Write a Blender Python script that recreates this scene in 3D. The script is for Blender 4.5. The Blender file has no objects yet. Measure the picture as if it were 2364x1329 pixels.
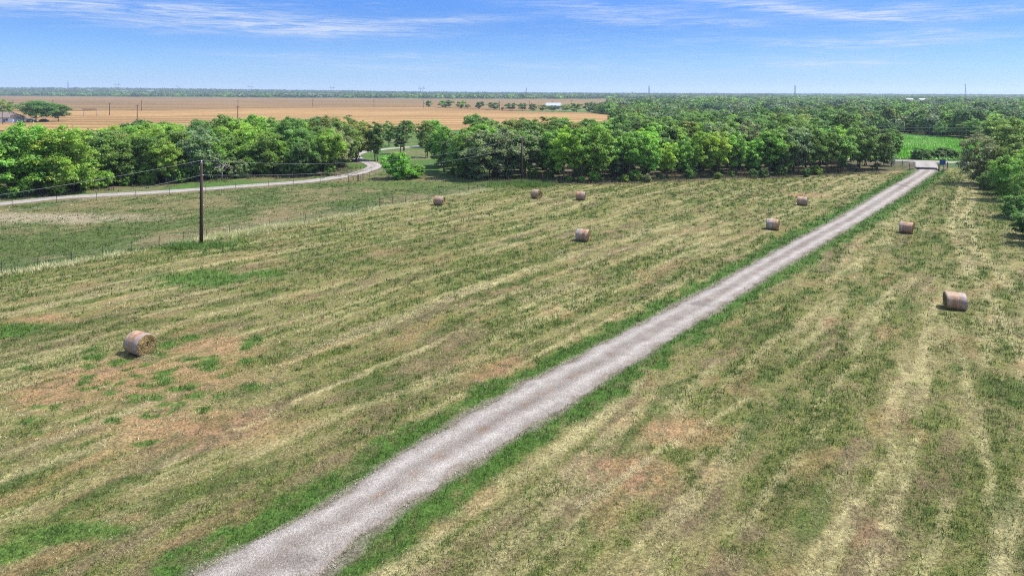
import bpy, math, random
import numpy as np

random.seed(7)
rng = np.random.default_rng(7)
SC = bpy.context.scene
COL = SC.collection
R = math.radians

# ------------------------------------------------------------------ camera
FPX, CX, CY, CAM_H, TILT = 1600.0, 1182.0, 214.5, 17.0, 9.0 / 2364.0
cam_d = bpy.data.cameras.new('camera')
cam = bpy.data.objects.new('camera', cam_d)
COL.objects.link(cam)
cam.location = (0, 0, CAM_H)
cam.rotation_euler = (R(90), -TILT, 0)
cam_d.sensor_width = 36.0
cam_d.lens = 36.0 * FPX / 2364.0
cam_d.shift_y = -(664.5 - CY) / 2364.0
cam_d.clip_start = 0.5
cam_d.clip_end = 30000
SC.camera = cam

# ------------------------------------------------------------------ sun and sky
SUN_AZ, SUN_EL = R(6), R(59)          # azimuth measured from +X towards +Y
sun_d = bpy.data.lights.new('sun', 'SUN')
sun_d.energy = 3.35
sun_d.angle = R(0.53)
sun_d.color = (1.0, 0.95, 0.87)
sun = bpy.data.objects.new('sun', sun_d)
COL.objects.link(sun)
sv = (math.cos(SUN_EL) * math.cos(SUN_AZ), math.cos(SUN_EL) * math.sin(SUN_AZ), math.sin(SUN_EL))
sun.rotation_euler = (math.pi / 2 - SUN_EL, 0, SUN_AZ + math.pi / 2)
sun.location = (60, 30, 120)

world = bpy.data.worlds.new('World')
SC.world = world
world.use_nodes = True
SC.view_settings.view_transform = 'Standard'
SC.view_settings.look = 'None'
SC.view_settings.gamma = 1.0
SC.view_settings.exposure = 1.2
SC.cycles.use_denoising = False
SC.cycles.filter_width = 1.1
SC.cycles.max_bounces = 10
SC.cycles.diffuse_bounces = 6
SC.cycles.transmission_bounces = 8
SC.cycles.sample_clamp_indirect = 6.0
SC.cycles.transparent_max_bounces = 6


class NT:
    """small helper to write node trees"""
    def __init__(self, tree):
        self.t = tree
        self.n = tree.nodes
        self.l = tree.links

    def new(self, typ, **kw):
        nd = self.n.new(typ)
        for k, v in kw.items():
            setattr(nd, k, v)
        return nd

    def put(self, sock, v):
        if hasattr(v, 'is_output') or isinstance(v, bpy.types.NodeSocket):
            self.l.new(v, sock)
        else:
            sock.default_value = v

    def math(self, op, a, b=None, c=None, clamp=False):
        nd = self.new('ShaderNodeMath', operation=op, use_clamp=clamp)
        self.put(nd.inputs[0], a)
        if b is not None: self.put(nd.inputs[1], b)
        if c is not None: self.put(nd.inputs[2], c)
        return nd.outputs[0]

    def vmath(self, op, a, b):
        nd = self.new('ShaderNodeVectorMath', operation=op)
        self.put(nd.inputs[0], a)
        self.put(nd.inputs[1], b)
        return nd.outputs[0]

    def mix(self, f, a, b, blend='MIX'):
        nd = self.new('ShaderNodeMix', data_type='RGBA', blend_type=blend)
        self.put(nd.inputs[0], f)
        self.put(nd.inputs[6], a)
        self.put(nd.inputs[7], b)
        return nd.outputs[2]

    def noise(self, vec, scale, detail=3, rough=0.55, dist=0.0):
        nd = self.new('ShaderNodeTexNoise')
        if vec is not None: self.l.new(vec, nd.inputs['Vector'])
        nd.inputs['Scale'].default_value = scale
        nd.inputs['Detail'].default_value = detail
        nd.inputs['Roughness'].default_value = rough
        nd.inputs['Distortion'].default_value = dist
        return nd.outputs['Fac']

    def mapping(self, vec, scale=(1, 1, 1), rot=(0, 0, 0), loc=(0, 0, 0)):
        nd = self.new('ShaderNodeMapping')
        self.l.new(vec, nd.inputs[0])
        nd.inputs['Scale'].default_value = scale
        nd.inputs['Rotation'].default_value = rot
        nd.inputs['Location'].default_value = loc
        return nd.outputs[0]

    def mrange(self, v, a, b, c=0.0, d=1.0, smooth=True):
        nd = self.new('ShaderNodeMapRange')
        nd.interpolation_type = 'SMOOTHSTEP' if smooth else 'LINEAR'
        self.put(nd.inputs[0], v)
        for i, q in zip((1, 2, 3, 4), (a, b, c, d)):
            nd.inputs[i].default_value = q
        return nd.outputs[0]

    def ramp(self, v, stops):
        nd = self.new('ShaderNodeValToRGB')
        self.put(nd.inputs[0], v)
        e = nd.color_ramp.elements
        while len(e) < len(stops): e.new(0.5)
        for el, (p, c) in zip(e, stops):
            el.position = p
            el.color = (*c, 1)
        return nd.outputs[0]


CLOUD = (2.25, 2.55, 3.2, 1)


def build_world():
    w = NT(world.node_tree)
    w.n.clear()
    out = w.new('ShaderNodeOutputWorld')
    bg = w.new('ShaderNodeBackground')
    sky = w.new('ShaderNodeTexSky')
    sky.sky_type = 'NISHITA'
    sky.sun_disc = False
    sky.sun_elevation = SUN_EL
    sky.sun_rotation = math.pi / 2 - SUN_AZ
    sky.altitude = 100
    sky.air_density = 1.0
    sky.dust_density = 0.25
    sky.ozone_density = 2.5
    # thin cirrus, laid out by compass azimuth and elevation
    tc = w.new('ShaderNodeTexCoord')
    sep = w.new('ShaderNodeSeparateXYZ')
    w.l.new(tc.outputs['Generated'], sep.inputs[0])
    az = w.math('MULTIPLY', w.math('ARCTAN2', sep.outputs[0], sep.outputs[1]), 57.2958)
    el = w.math('MULTIPLY', w.math('ARCSINE', sep.outputs[2]), 57.2958)
    deep = w.ramp(w.mrange(el, 0.0, 60.0, 0, 1, False), [(0.0, (.23, .345, .62)), (.03, (.20, .315, .57)), (.088, (.130, .243, .488)), (.14, (.135, .262, .52)), (.45, (1.85, 1.55, 1.30))])  # last stop lifts the unseen upper sky to add neutral ambient fill
    tint = w.mix(1.0, sky.outputs[0], deep, 'MULTIPLY')
    cmb = w.new('ShaderNodeCombineXYZ')
    w.l.new(az, cmb.inputs[0]); w.l.new(el, cmb.inputs[1])
    P = cmb.outputs[0]
    wob = w.noise(w.mapping(P, (0.16, 0.5, 1)), 1.0, 4, 0.6)
    wob2 = w.noise(w.mapping(P, (0.05, 0.2, 1), loc=(3, 7, 0)), 1.0, 3, 0.5)
    fib = w.noise(w.mapping(P, (0.16, 2.6, 1), rot=(0, 0, R(-4))), 1.0, 10, 0.74, 0.9)
    fib2 = w.noise(w.mapping(P, (0.30, 4.5, 1), rot=(0, 0, R(7)), loc=(9, 2, 0)), 1.0, 9, 0.76, 1.0)

    def streak(a0, e0, ha, he, slope, bend, amp):
        da = w.math('SUBTRACT', az, a0)
        de = w.math('SUBTRACT', w.math('SUBTRACT', w.math('SUBTRACT', el, e0), w.math('MULTIPLY', da, slope)),
                    w.math('MULTIPLY', w.math('MULTIPLY', da, da), bend))
        de = w.math('ADD', de, w.math('MULTIPLY', w.math('SUBTRACT', wob, 0.5), he * 2.2))
        q = w.math('ADD', w.math('POWER', w.math('ABSOLUTE', w.math('DIVIDE', da, ha)), 2.0),
                   w.math('POWER', w.math('ABSOLUTE', w.math('DIVIDE', de, he)), 2.0))
        return w.math('MULTIPLY', w.math('EXPONENT', w.math('MULTIPLY', q, -1.0)), amp)

    streaks = [(-9, 2.9, 6, .3, .02, 0, .55), (3, 2.2, 8, .3, 0, 0, .35), (17, 5.6, 6, .35, -.05, 0, .6), (8, 6.0, 6, .35, -.08, 0, .5), (34, 5.6, 5, .4, .06, 0, .8), (-33, 5.2, 6, .5, -.06, 0, .6), (-27, 6.2, 12, 0.65, -0.04, 0.0, 1.0), (-36, 6.4, 5, 1.0, -0.08, 0.0, 0.7), (-17, 4.9, 10, 0.55, 0.0, 0.0, 0.8),
               (-7, 5.8, 7, 0.4, 0.05, 0.0, 0.75), (-21, 5.2, 7, 0.5, -0.04, 0.0, 0.7), (-20, 2.85, 5, 0.32, 0.0, 0, 0.45), (-12, 1.95, 7, 0.36, -0.01, 0, 0.5),
               (11, 6.6, 7, 0.5, -0.07, 0, 0.55), (23, 6.3, 5, 0.42, -0.12, 0.0, 1.15), (28.5, 5.9, 3.5, 0.45, 0.10, 0, 1.1), (19, 7.1, 6, .35, -.06, 0, .7),
               (28, 3.7, 7, 0.34, 0.0, 0.006, 1.1), (31, 4.4, 3, 0.3, 0, 0, 0.7), (25, 2.3, 5, 0.45, -0.03, 0, 0.85), (15, 4.15, 2.5, 0.25, 0, 0, 0.4),
               (4, 7.2, 6, 0.4, -0.06, 0, 0.4), (33, 0.9, 5, 0.25, 0, 0, 0.25)]
    acc = None
    for s in streaks:
        v = streak(*s)
        acc = v if acc is None else w.math('ADD', acc, v)
    body = w.math('MULTIPLY', acc, w.mrange(fib, 0.36, 0.66))
    body = w.math('ADD', body, w.math('MULTIPLY', acc, w.math('MULTIPLY', w.mrange(fib2, 0.42, 0.75), 0.4)))
    veil = w.math('MULTIPLY', w.mrange(fib2, 0.45, 0.8), w.math('MULTIPLY', w.mrange(wob2, 0.36, 0.66), 0.42))
    fac = w.math('MINIMUM', w.math('ADD', w.math('MULTIPLY', body, 0.78), veil), 0.88)
    fac = w.math('MULTIPLY', fac, w.mrange(el, 0.2, 2.0))
    col = w.mix(fac, tint, CLOUD)
    w.l.new(col, bg.inputs[0])
    bg.inputs[1].default_value = 0.13
    w.l.new(bg.outputs[0], out.inputs[0])


build_world()


# ------------------------------------------------------------------ helpers
def ground(px, py, z=0.0):
    """where a line of sight of the photograph meets the level z"""
    dx, dy = px - CX, py - CY
    dxx, dyy = dx + TILT * dy, dy - TILT * dx
    t = (CAM_H - z) / (dyy / FPX)
    return dxx / FPX * t, t


def at_depth(px, py, D):
    """the point seen there at distance D: x and height"""
    dx, dy = px - CX, py - CY
    dxx, dyy = dx + TILT * dy, dy - TILT * dx
    return dxx / FPX * D, CAM_H - dyy / FPX * D


def project(x, y, z=0.0):
    y = np.maximum(y, 0.5)
    dxx, dyy = x / y * FPX, (CAM_H - z) / y * FPX
    return CX + dxx - TILT * dyy, CY + dyy + TILT * dxx


def set_props(o, label=None, cat=None, group=None, kind=None):
    if label: o['label'] = label
    if cat: o['category'] = cat
    if group: o['group'] = group
    if kind: o['kind'] = kind
    return o


def empty(name, loc, rz=0.0, label=None, cat=None, group=None):
    o = bpy.data.objects.new(name, None)
    COL.objects.link(o)
    o.location = loc
    o.rotation_euler = (0, 0, rz)
    o.empty_display_size = 0.3
    return set_props(o, label, cat, group)


def link(name, mesh, parent=None):
    o = bpy.data.objects.new(name, mesh)
    COL.objects.link(o)
    if parent: o.parent = parent
    return o


def copy_tree(o, parent=None):
    c = o.copy()
    COL.objects.link(c)
    if parent: c.parent = parent
    for ch in o.children:
        copy_tree(ch, c)
    return c


def mesh_arrays(name, V, F, mat=None, colors=None, smooth=False):
    """mesh from numpy arrays; F holds faces of one size"""
    V = np.ascontiguousarray(V, dtype=np.float32)
    F = np.ascontiguousarray(F, dtype=np.int32)
    m = bpy.data.meshes.new(name)
    n, k = F.shape
    m.vertices.add(len(V))
    m.vertices.foreach_set('co', V.ravel())
    m.loops.add(n * k)
    m.loops.foreach_set('vertex_index', F.ravel())
    m.polygons.add(n)
    m.polygons.foreach_set('loop_start', np.arange(0, n * k, k, dtype=np.int32))
    m.polygons.foreach_set('loop_total', np.full(n, k, dtype=np.int32))
    if smooth:
        m.polygons.foreach_set('use_smooth', np.ones(n, dtype=bool))
    m.update(calc_edges=True)
    if colors is not None:
        c = np.ones((len(V), 4), dtype=np.float32)
        c[:, :colors.shape[1]] = colors
        a = m.attributes.new('Col', 'FLOAT_COLOR', 'POINT')
        a.data.foreach_set('color', c.ravel())
    if mat: m.materials.append(mat)
    return m


class MB:
    """collects boxes, tubes and sheets into one mesh"""
    def __init__(self):
        self.v, self.f = [], []

    def add(self, vs, fs):
        b = len(self.v)
        self.v += [tuple(p) for p in vs]
        self.f += [tuple(i + b for i in q) for q in fs]

    def box(self, c, s, rz=0.0, top=1.0):
        cx, cy, cz = c
        hx, hy, hz = s[0] / 2, s[1] / 2, s[2] / 2
        ca, sa = math.cos(rz), math.sin(rz)
        vs = []
        for z, k in ((-hz, 1.0), (hz, top)):
            for x, y in ((-hx, -hy), (hx, -hy), (hx, hy), (-hx, hy)):
                x, y = x * k, y * k
                vs.append((cx + x * ca - y * sa, cy + x * sa + y * ca, cz + z))
        self.add(vs, [(0, 3, 2, 1), (4, 5, 6, 7), (0, 1, 5, 4), (1, 2, 6, 5), (2, 3, 7, 6), (3, 0, 4, 7)])

    def tube(self, pts, rad, n=6, cap=True):
        pts = [np.array(p, float) for p in pts]
        if not hasattr(rad, '__len__'): rad = [rad] * len(pts)
        vs, fs = [], []
        for i, p in enumerate(pts):
            d = pts[min(i + 1, len(pts) - 1)] - pts[max(i - 1, 0)]
            d = d / (np.linalg.norm(d) + 1e-9)
            a = np.cross(d, (0.0, 0.0, 1.0) if abs(d[2]) < 0.9 else (1.0, 0.0, 0.0))
            a /= np.linalg.norm(a)
            b = np.cross(d, a)
            for k in range(n):
                t = 2 * math.pi * k / n
                vs.append(p + rad[i] * (math.cos(t) * a + math.sin(t) * b))
        for i in range(len(pts) - 1):
            for k in range(n):
                fs.append((i * n + k, i * n + (k + 1) % n, (i + 1) * n + (k + 1) % n, (i + 1) * n + k))
        if cap:
            fs.append(tuple(range(n - 1, -1, -1)))
            fs.append(tuple((len(pts) - 1) * n + k for k in range(n)))
        self.add(vs, fs)

    def mesh(self, name, mat=None, smooth=False):
        m = bpy.data.meshes.new(name)
        m.from_pydata(self.v, [], self.f)
        if smooth:
            m.polygons.foreach_set('use_smooth', np.ones(len(m.polygons), dtype=bool))
        if mat: m.materials.append(mat)
        m.update()
        return m

    def build(self, name, mat, parent=None, smooth=False):
        return link(name, self.mesh(name, mat, smooth), parent)


# ------------------------------------------------------------------ noise for the ground patterns
def vnoise(x, y, seed=0):
    xi, yi = np.floor(x).astype(np.int64), np.floor(y).astype(np.int64)
    fx, fy = x - xi, y - yi
    fx, fy = fx * fx * (3 - 2 * fx), fy * fy * (3 - 2 * fy)

    def h(a, b):
        n = (a * 374761393 + b * 668265263 + seed * 1442695041) & 0xFFFFFFFF
        n = ((n ^ (n >> 13)) * 1274126177) & 0xFFFFFFFF
        n = ((n ^ (n >> 15)) * 2246822519) & 0xFFFFFFFF
        return ((n ^ (n >> 16)) & 0xFFFF) / 65535.0
    a, b, c, d = h(xi, yi), h(xi + 1, yi), h(xi, yi + 1), h(xi + 1, yi + 1)
    return (a * (1 - fx) + b * fx) * (1 - fy) + (c * (1 - fx) + d * fx) * fy


def fbm(x, y, seed=0, octs=4, gain=0.5):
    s, a, tot = 0.0, 1.0, 0.0
    for o in range(octs):
        s = s + a * vnoise(x + 17.3 * o, y - 9.1 * o, seed + 31 * o)
        tot += a
        x, y, a = x * 2.03, y * 2.03, a * gain
    return s / tot


def sstep(a, b, v):
    t = np.clip((v - a) / (b - a), 0, 1)
    return t * t * (3 - 2 * t)


def lerp(a, b, t):
    return a + (b - a) * t[..., None]


def seg_dist(x, y, pts):
    """distance of points to a polyline"""
    best = np.full(x.shape, 1e9)
    for (x0, y0), (x1, y1) in zip(pts[:-1], pts[1:]):
        dx, dy = x1 - x0, y1 - y0
        t = np.clip(((x - x0) * dx + (y - y0) * dy) / (dx * dx + dy * dy + 1e-9), 0, 1)
        best = np.minimum(best, np.hypot(x - x0 - t * dx, y - y0 - t * dy))
    return best


def inside(x, y, poly):
    r = np.zeros(x.shape, bool)
    n = len(poly)
    for i in range(n):
        x0, y0 = poly[i]
        x1, y1 = poly[(i + 1) % n]
        c = ((y0 > y) != (y1 > y))
        xs = (x1 - x0) * (y - y0) / ((y1 - y0) if y1 != y0 else 1e-9) + x0
        r ^= c & (x < xs)
    return r


def catmull(pts, sub=8):
    p = [pts[0]] + list(pts) + [pts[-1]]
    out = []
    for i in range(1, len(p) - 2):
        a, b, c, d = [np.array(q, float) for q in p[i - 1:i + 3]]
        for k in range(sub):
            t = k / sub
            out.append(tuple(0.5 * ((2 * b) + (-a + c) * t + (2 * a - 5 * b + 4 * c - d) * t * t + (-a + 3 * b - 3 * c + d) * t ** 3)))
    out.append(tuple(pts[-1]))
    return out


G = ground
# edges of the long gravel drive, left and right
DR_L = [(400, 1365), (455, 1318), (630, 1232), (755, 1163), (858, 1092), (993, 1008), (1180, 903), (1420, 778), (1664, 652), (1814, 567), (1941, 500), (2040, 440), (2109, 401), (2121, 390)]
DR_R = [(712, 1365), (750, 1321), (834, 1237), (946, 1162), (1092, 1067), (1250, 970), (1440, 850), (1664, 708), (1784, 630), (1890, 567), (2004, 500), (2085, 449), (2157, 398), (2163, 391)]
drL = [G(*p) for p in DR_L]
drR = [G(*p) for p in DR_R]
DRIVE0 = drL + drR[::-1]
dv = np.array(drL[-3]) - np.array(drL[3])
MOW = dv / np.linalg.norm(dv)            # along the drive: the mowing direction
MOWP = np.array((MOW[1], -MOW[0]))
# winding farm road on the left
FR = [(-200, 490), (0, 471.5), (153, 456), (384, 443), (600, 427.5), (702, 420), (779, 409.5), (822, 401), (850, 392.5), (864, 385), (858, 378.5), (840, 373), (823, 366), (818, 359.5), (830, 353.5), (852, 349.5), (894, 344), (933, 341), (975, 337.5), (1030, 333)]
frc = catmull([G(*p) for p in FR], 8)
# the fence line that separates pasture and hay field
FENCE = [(-90, 646), (3, 632), (87, 619), (165, 608), (236, 596), (304, 580), (367, 568), (424, 557), (476, 551), (529, 541), (576, 535), (622, 526), (665, 519), (705, 514), (743, 508), (780, 498), (814, 494), (847, 484), (877, 477), (907, 472), (936, 470), (963, 464), (990, 461), (1015, 455), (1039, 451), (1061, 449), (1082, 445), (1103, 440), (1125, 435)]
fen = [G(*p) for p in FENCE]
TREELINE = [(1125, 428), (1240, 428), (1320, 426), (1420, 425), (1520, 420), (1700, 413), (1820, 411), (1900, 407), (2000, 402), (2060, 396), (2108, 392)]
LWOODS = [(-400, 475), (0, 458), (110, 452), (190, 440), (300, 432), (420, 424), (500, 414), (620, 408), (700, 408), (790, 405), (815, 385)]
GREENF = [G(*p) for p in [(1960, 312), (2110, 313), (2230, 326), (2330, 338), (2400, 372), (1960, 366)]]
STUB = [G(*p) for p in [(-700, 303), (-700, 268), (190, 256.5), (600, 250.5), (979, 247.5), (1100, 253), (1171, 257), (1362, 261), (1425, 270), (1380, 284), (1200, 300), (830, 303)]]
PLOW = [G(*p) for p in [(-900, 266), (-1000, 219.5), (0, 222), (600, 226), (1000, 228.6), (1240, 229.5), (1760, 229.5), (1765, 231.8), (1560, 235), (1400, 243), (1250, 254), (1171, 256.5), (1100, 252.5), (979, 247), (600, 250), (190, 256)]]
TANF = [G(*p) for p in [(2143, 254), (2196, 254), (2186, 259), (2172, 263), (2160, 261)]]


def blob(x, y, px, py, rx, ry, n=None, soft=0.5):
    cx, cy = G(px, py)
    wx, wy = rx * cy / FPX, ry * cy * cy / (FPX * CAM_H)
    q = np.sqrt(((x - cx) / wx) ** 2 + ((y - cy) / wy) ** 2)
    if n is not None: q = q + (n - 0.5) * 1.3
    return 1 - sstep(1 - soft, 1 + soft * 0.5, q)


C = lambda *a: np.array(a)
STRAW, PALE, OLIVE, GREEN = C(.182, .162, .072), C(.33, .29, .155), C(.112, .124, .038), C(.060, .088, .022)
THATCH, SOIL, BROWN, VERGE, DARKG = C(.12, .09, .05), C(.265, .150, .088), C(.125, .092, .058), C(.050, .106, .019), C(.02, .045, .01)


def field(x, y):
    """albedo and greenness of the ground at world x, y"""
    px, py = project(x, y)
    s, t = x * MOWP[0] + y * MOWP[1], x * MOW[0] + y * MOW[1]
    wig = (fbm(x / 14, y / 14, 3, 3) - .5) * 5
    n1 = fbm((s + wig) / 1.3, t / 16, 11, 4)
    n2 = fbm((s + wig) / 5.5, t / 40, 12, 3)
    n3 = fbm(x / 8, y / 8, 13, 4)
    n4 = fbm(s / .8, t / 1.7, 14, 3)
    n5 = fbm(x / .38, y / .38, 15, 2)
    n6 = fbm((s + wig * .3) / .6, t / 7, 16, 3)
    g = .17 * n1 + .15 * n2 + .15 * n3 + .26 * n4 + .22 * n5 + .14 * n6
    far = sstep(40, 110, y)
    g = g + far * .025
    # the drier foreground on both sides of the drive, and the greener middle
    g = g - .075 * blob(x, y, 230, 960, 620, 150, n3, .8) - .080 * blob(x, y, 1350, 1120, 420, 230, n3, .8) - .03 * blob(x, y, 1850, 1250, 420, 200, n3, .8)
    g = g + .05 * blob(x, y, 1000, 590, 520, 90, n3, .8) + .02 * blob(x, y, 1900, 470, 300, 40, n3) + .03 * blob(x, y, 30, 1290, 330, 60, n3)
    gm = sstep(.44, .62, g)
    col = lerp(np.broadcast_to(STRAW, x.shape + (3,)), OLIVE, gm)
    col = lerp(col, BROWN, .7 * sstep(.54, .68, fbm((s + wig) / 1.6, t / 9, 21, 4)) * (1 - gm * .5))
    col = lerp(col, PALE, .42 * sstep(.56, .68, fbm((s + wig * .6) / .7, t / 15, 22, 3)))
    col = lerp(col, GREEN, .75 * sstep(.56, .68, fbm(s / 1.5, t / 4.5, 23, 4)) * (.3 + .7 * sstep(.4, .6, n4)))
    # residue left in lines by the mower and the baler
    ln = (s + wig * .35) / 2.9
    ph = ln - np.floor(ln) + (n6 - .5) * .25
    lid = vnoise(np.floor(ln) * 7.7, t / 14, 61)
    line = np.exp(-((ph - .5) / .13) ** 2) * sstep(.42, .72, lid) * sstep(.30, .55, n4)
    col = lerp(col, PALE, line * .55)
    gm = gm * (1 - line * .7)
    soil = .40 * sstep(.60, .74, fbm((s + wig) / 1.5, t / 5, 24, 4)) * (1 - far * .6)
    for b in ((440, 985, 230, 42), (330, 870, 260, 60), (150, 900, 160, 40), (90, 735, 100, 12), (1160, 850, 110, 35), (1460, 1085, 120, 50), (30, 1290, 60, 22), (1560, 990, 120, 40), (500, 800, 120, 30), (1860, 450, 60, 5)):
        soil = np.maximum(soil, .85 * blob(x, y, *b, n=n4, soft=.8) * sstep(.22, .5, n5 * .5 + n4 * .5))
    col = lerp(col, SOIL, soil * .8)
    gm = gm * (1 - soil)
    # lush patches
    lush = np.zeros(x.shape)
    for b in ((470, 643, 125, 22), (30, 762, 70, 20), (610, 632, 60, 10), (400, 570, 60, 8), (520, 566, 40, 7), (150, 1225, 140, 28), (20, 1280, 60, 35)):
        lush = np.maximum(lush, blob(x, y, *b, n=n4, soft=.6))
    rs = random.Random(4)
    for k in range(60):
        bx, by = rs.gauss(330, 130), rs.gauss(885, 65)
        lush = np.maximum(lush, blob(x, y, bx, by, rs.uniform(8, 30), rs.uniform(5, 12), n=n5, soft=.5))
    col = lerp(col, VERGE * 1.15, lush * .9)
    gm = np.maximum(gm, lush)
    # wheel tracks at the right, and the long pale lines the machines left
    tr = np.minimum(seg_dist(x, y, [G(*p) for p in [(2215, 440), (2195, 520), (2225, 600), (2290, 700), (2364, 830)]]), seg_dist(x, y, [G(*p) for p in [(2250, 440), (2232, 500), (2262, 580), (2330, 660), (2400, 740)]]))
    col = lerp(col, PALE, .65 * (1 - sstep(.25, .85, tr + (n4 - .5) * 1.1)) * sstep(.32, .55, n5 * .4 + n4 * .6))
    for w_, a_, pts in ((.75, .9, [(2000, 1360), (2121, 992), (2143, 793), (2160, 700)]), (.6, .8, [(2305, 1360), (2290, 1105), (2212, 793)]), (.8, .85, [(1870, 1345), (2048, 1053), (2091, 836)]), (.6, .7, [(1690, 1225), (1840, 1070), (1950, 930)]),
                        (.5, .8, [(1554, 1027), (1788, 880), (1961, 776), (2060, 660)]), (.9, .8, [(640, 845), (866, 763), (1182, 637), (1330, 580)]), (.6, .7, [(346, 1088), (606, 966), (866, 845), (1182, 724), (1420, 630)]), (.5, .7, [(1330, 1175), (1500, 1055), (1560, 1010)]), (.6, .7, [(1080, 905), (1300, 790), (1560, 660)]), (.7, .7, [(1150, 740), (1330, 650), (1560, 545), (1680, 480)])):
        q = seg_dist(x, y, [G(*p) for p in pts]) + (n4 - .5) * w_ * .9 + (n6 - .5) * w_
        k_ = a_ * .72 * (1 - sstep(w_ * .12, w_ * .62, q)) * sstep(.34, .56, n5 * .4 + n4 * .6)
        col = lerp(col, PALE, k_)
        gm = gm * (1 - k_ * .8)
    # grass verge along the drive
    dd = np.minimum(seg_dist(x, y, drL), seg_dist(x, y, drR))
    ver = 1 - sstep(1.25 + .35 * far, 2.1 + .4 * far, dd + (fbm(x / 1.6, y / 1.6, 31, 4) - .5) * 2.4)
    verk = ver * (.62 + .25 * far + (.38 - .25 * far) * sstep(.30, .50, n5 * .5 + n4 * .5))
    col = lerp(col, VERGE, verk * .97)
    gm = np.maximum(gm, verk)
    edge = 1 - sstep(.1, .55, dd + (n4 - .5) * .8)
    col = lerp(col, C(.17, .15, .125), edge * .8)
    gm = gm * (1 - edge * .85)
    # pasture beyond the fence: shorter and greener
    fy = np.interp(px, [p[0] for p in FENCE], [p[1] for p in FENCE])
    ty = np.interp(px, [p[0] for p in TREELINE], [p[1] for p in TREELINE])
    pas = (px < 1125) & (py < fy)
    pg = sstep(.36, .58, .5 * n3 + .3 * n4 + .2 * n1)
    pc = lerp(np.broadcast_to(C(.150, .128, .065), x.shape + (3,)), C(.068, .098, .030), pg)
    pc = lerp(pc, C(.235, .205, .145), .9 * blob(x, y, 110, 505, 260, 12, n3, .8))
    pc = lerp(pc, C(.21, .14, .09), .8 * blob(x, y, 820, 421, 60, 5, n4, .8))
    pc = lerp(pc, C(.05, .105, .018), .8 * blob(x, y, 900, 425, 160, 9, n4, .8))
    rdist = seg_dist(x, y, frc[::4])
    pc = lerp(pc, C(.155, .13, .08), .7 * (1 - sstep(2.5, 5, rdist + (n4 - .5) * 3)))
    col = np.where(pas[..., None], pc, col)
    gm = np.where(pas, pg * .8, gm)
    # country behind the road and the tree lines
    frd_y = np.interp(px, [-200, 0, 153, 384, 600, 702, 779, 822, 880, 1000, 1125], [488, 469, 454, 441, 425, 418, 407, 400, 392, 400, 426])
    back = np.where(px < 1125, py < frd_y, py < ty) & (px < 2112)
    bc = lerp(np.broadcast_to(C(.060, .115, .026), x.shape + (3,)), C(.11, .12, .05), sstep(.45, .65, n3))
    col = np.where(back[..., None], bc, col)
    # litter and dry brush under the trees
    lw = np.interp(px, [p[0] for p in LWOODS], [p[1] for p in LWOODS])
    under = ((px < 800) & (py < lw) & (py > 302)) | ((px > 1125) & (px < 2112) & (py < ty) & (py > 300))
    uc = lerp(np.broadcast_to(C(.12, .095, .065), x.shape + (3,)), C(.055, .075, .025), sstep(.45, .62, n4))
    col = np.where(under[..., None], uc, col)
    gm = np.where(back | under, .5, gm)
    beyond = (px >= 2112) & (py < 386)
    col = np.where(beyond[..., None], C(.055, .11, .02), col)
    col = np.where(((y > 200) & (px > 1100))[..., None], lerp(np.broadcast_to(C(.075, .125, .034), x.shape + (3,)), C(.15, .15, .06), sstep(.5, .62, fbm(x / 120, y / 160, 98, 2))), col)
    col = np.where((y > 2200)[..., None], C(.06, .09, .04), col)
    rug = .66 + .68 * n5
    return col * rug[..., None], gm, soil


def ridge(x, y):
    """far country rises to the left"""
    px = CX + x / np.maximum(y, 1) * FPX
    up = sstep(2400, 4400, y)
    hgt = np.interp(px, [-1500, 0, 260, 600, 1000, 1300, 2400], [20, 21, 23, 15, 5, 2, 2])
    return up * hgt


def relief(x, y):
    n = (fbm(x / .9, y / .9, 41, 3) - .5) * .13 + (fbm(x / 9, y / 9, 42, 2) - .5) * .20
    return n * (1 - sstep(90, 170, y)) * sstep(.2, 1.4, np.minimum(seg_dist(x, y, drL), seg_dist(x, y, drR))) * ~inside(x, y, DRIVE0) - .02 * inside(x, y, DRIVE0)


# ------------------------------------------------------------------ materials
def principled(name, color=(.5, .5, .5), rough=.8, metal=0.0, spec=.3):
    m = bpy.data.materials.new(name)
    m.use_nodes = True
    t = NT(m.node_tree)
    b = t.n['Principled BSDF']
    b.inputs['Base Color'].default_value = (*color, 1)
    b.inputs['Roughness'].default_value = rough
    b.inputs['Metallic'].default_value = metal
    b.inputs['Specular IOR Level'].default_value = spec
    return m, t, b


def bump(t, b, h, strength=.5, dist=.02):
    nd = t.new('ShaderNodeBump')
    nd.inputs['Strength'].default_value = strength
    nd.inputs['Distance'].default_value = dist
    t.l.new(h, nd.inputs['Height'])
    t.l.new(nd.outputs[0], b.inputs['Normal'])


def mottled(name, c0, c1, scale, rough=.8, metal=0.0, detail=5, stretch=(1, 1, 1), bmp=.3, lo=.35, hi=.65, dist=.02):
    m, t, b = principled(name, c0, rough, metal)
    tc = t.new('ShaderNodeTexCoord')
    v = t.mapping(tc.outputs['Object'], stretch)
    n = t.noise(v, scale, detail, .6)
    t.l.new(t.mix(t.mrange(n, lo, hi), (*c0, 1), (*c1, 1)), b.inputs['Base Color'])
    if bmp: bump(t, b, n, bmp, dist)
    return m


def geo_pos(t):
    return t.new('ShaderNodeNewGeometry').outputs['Position']


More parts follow.
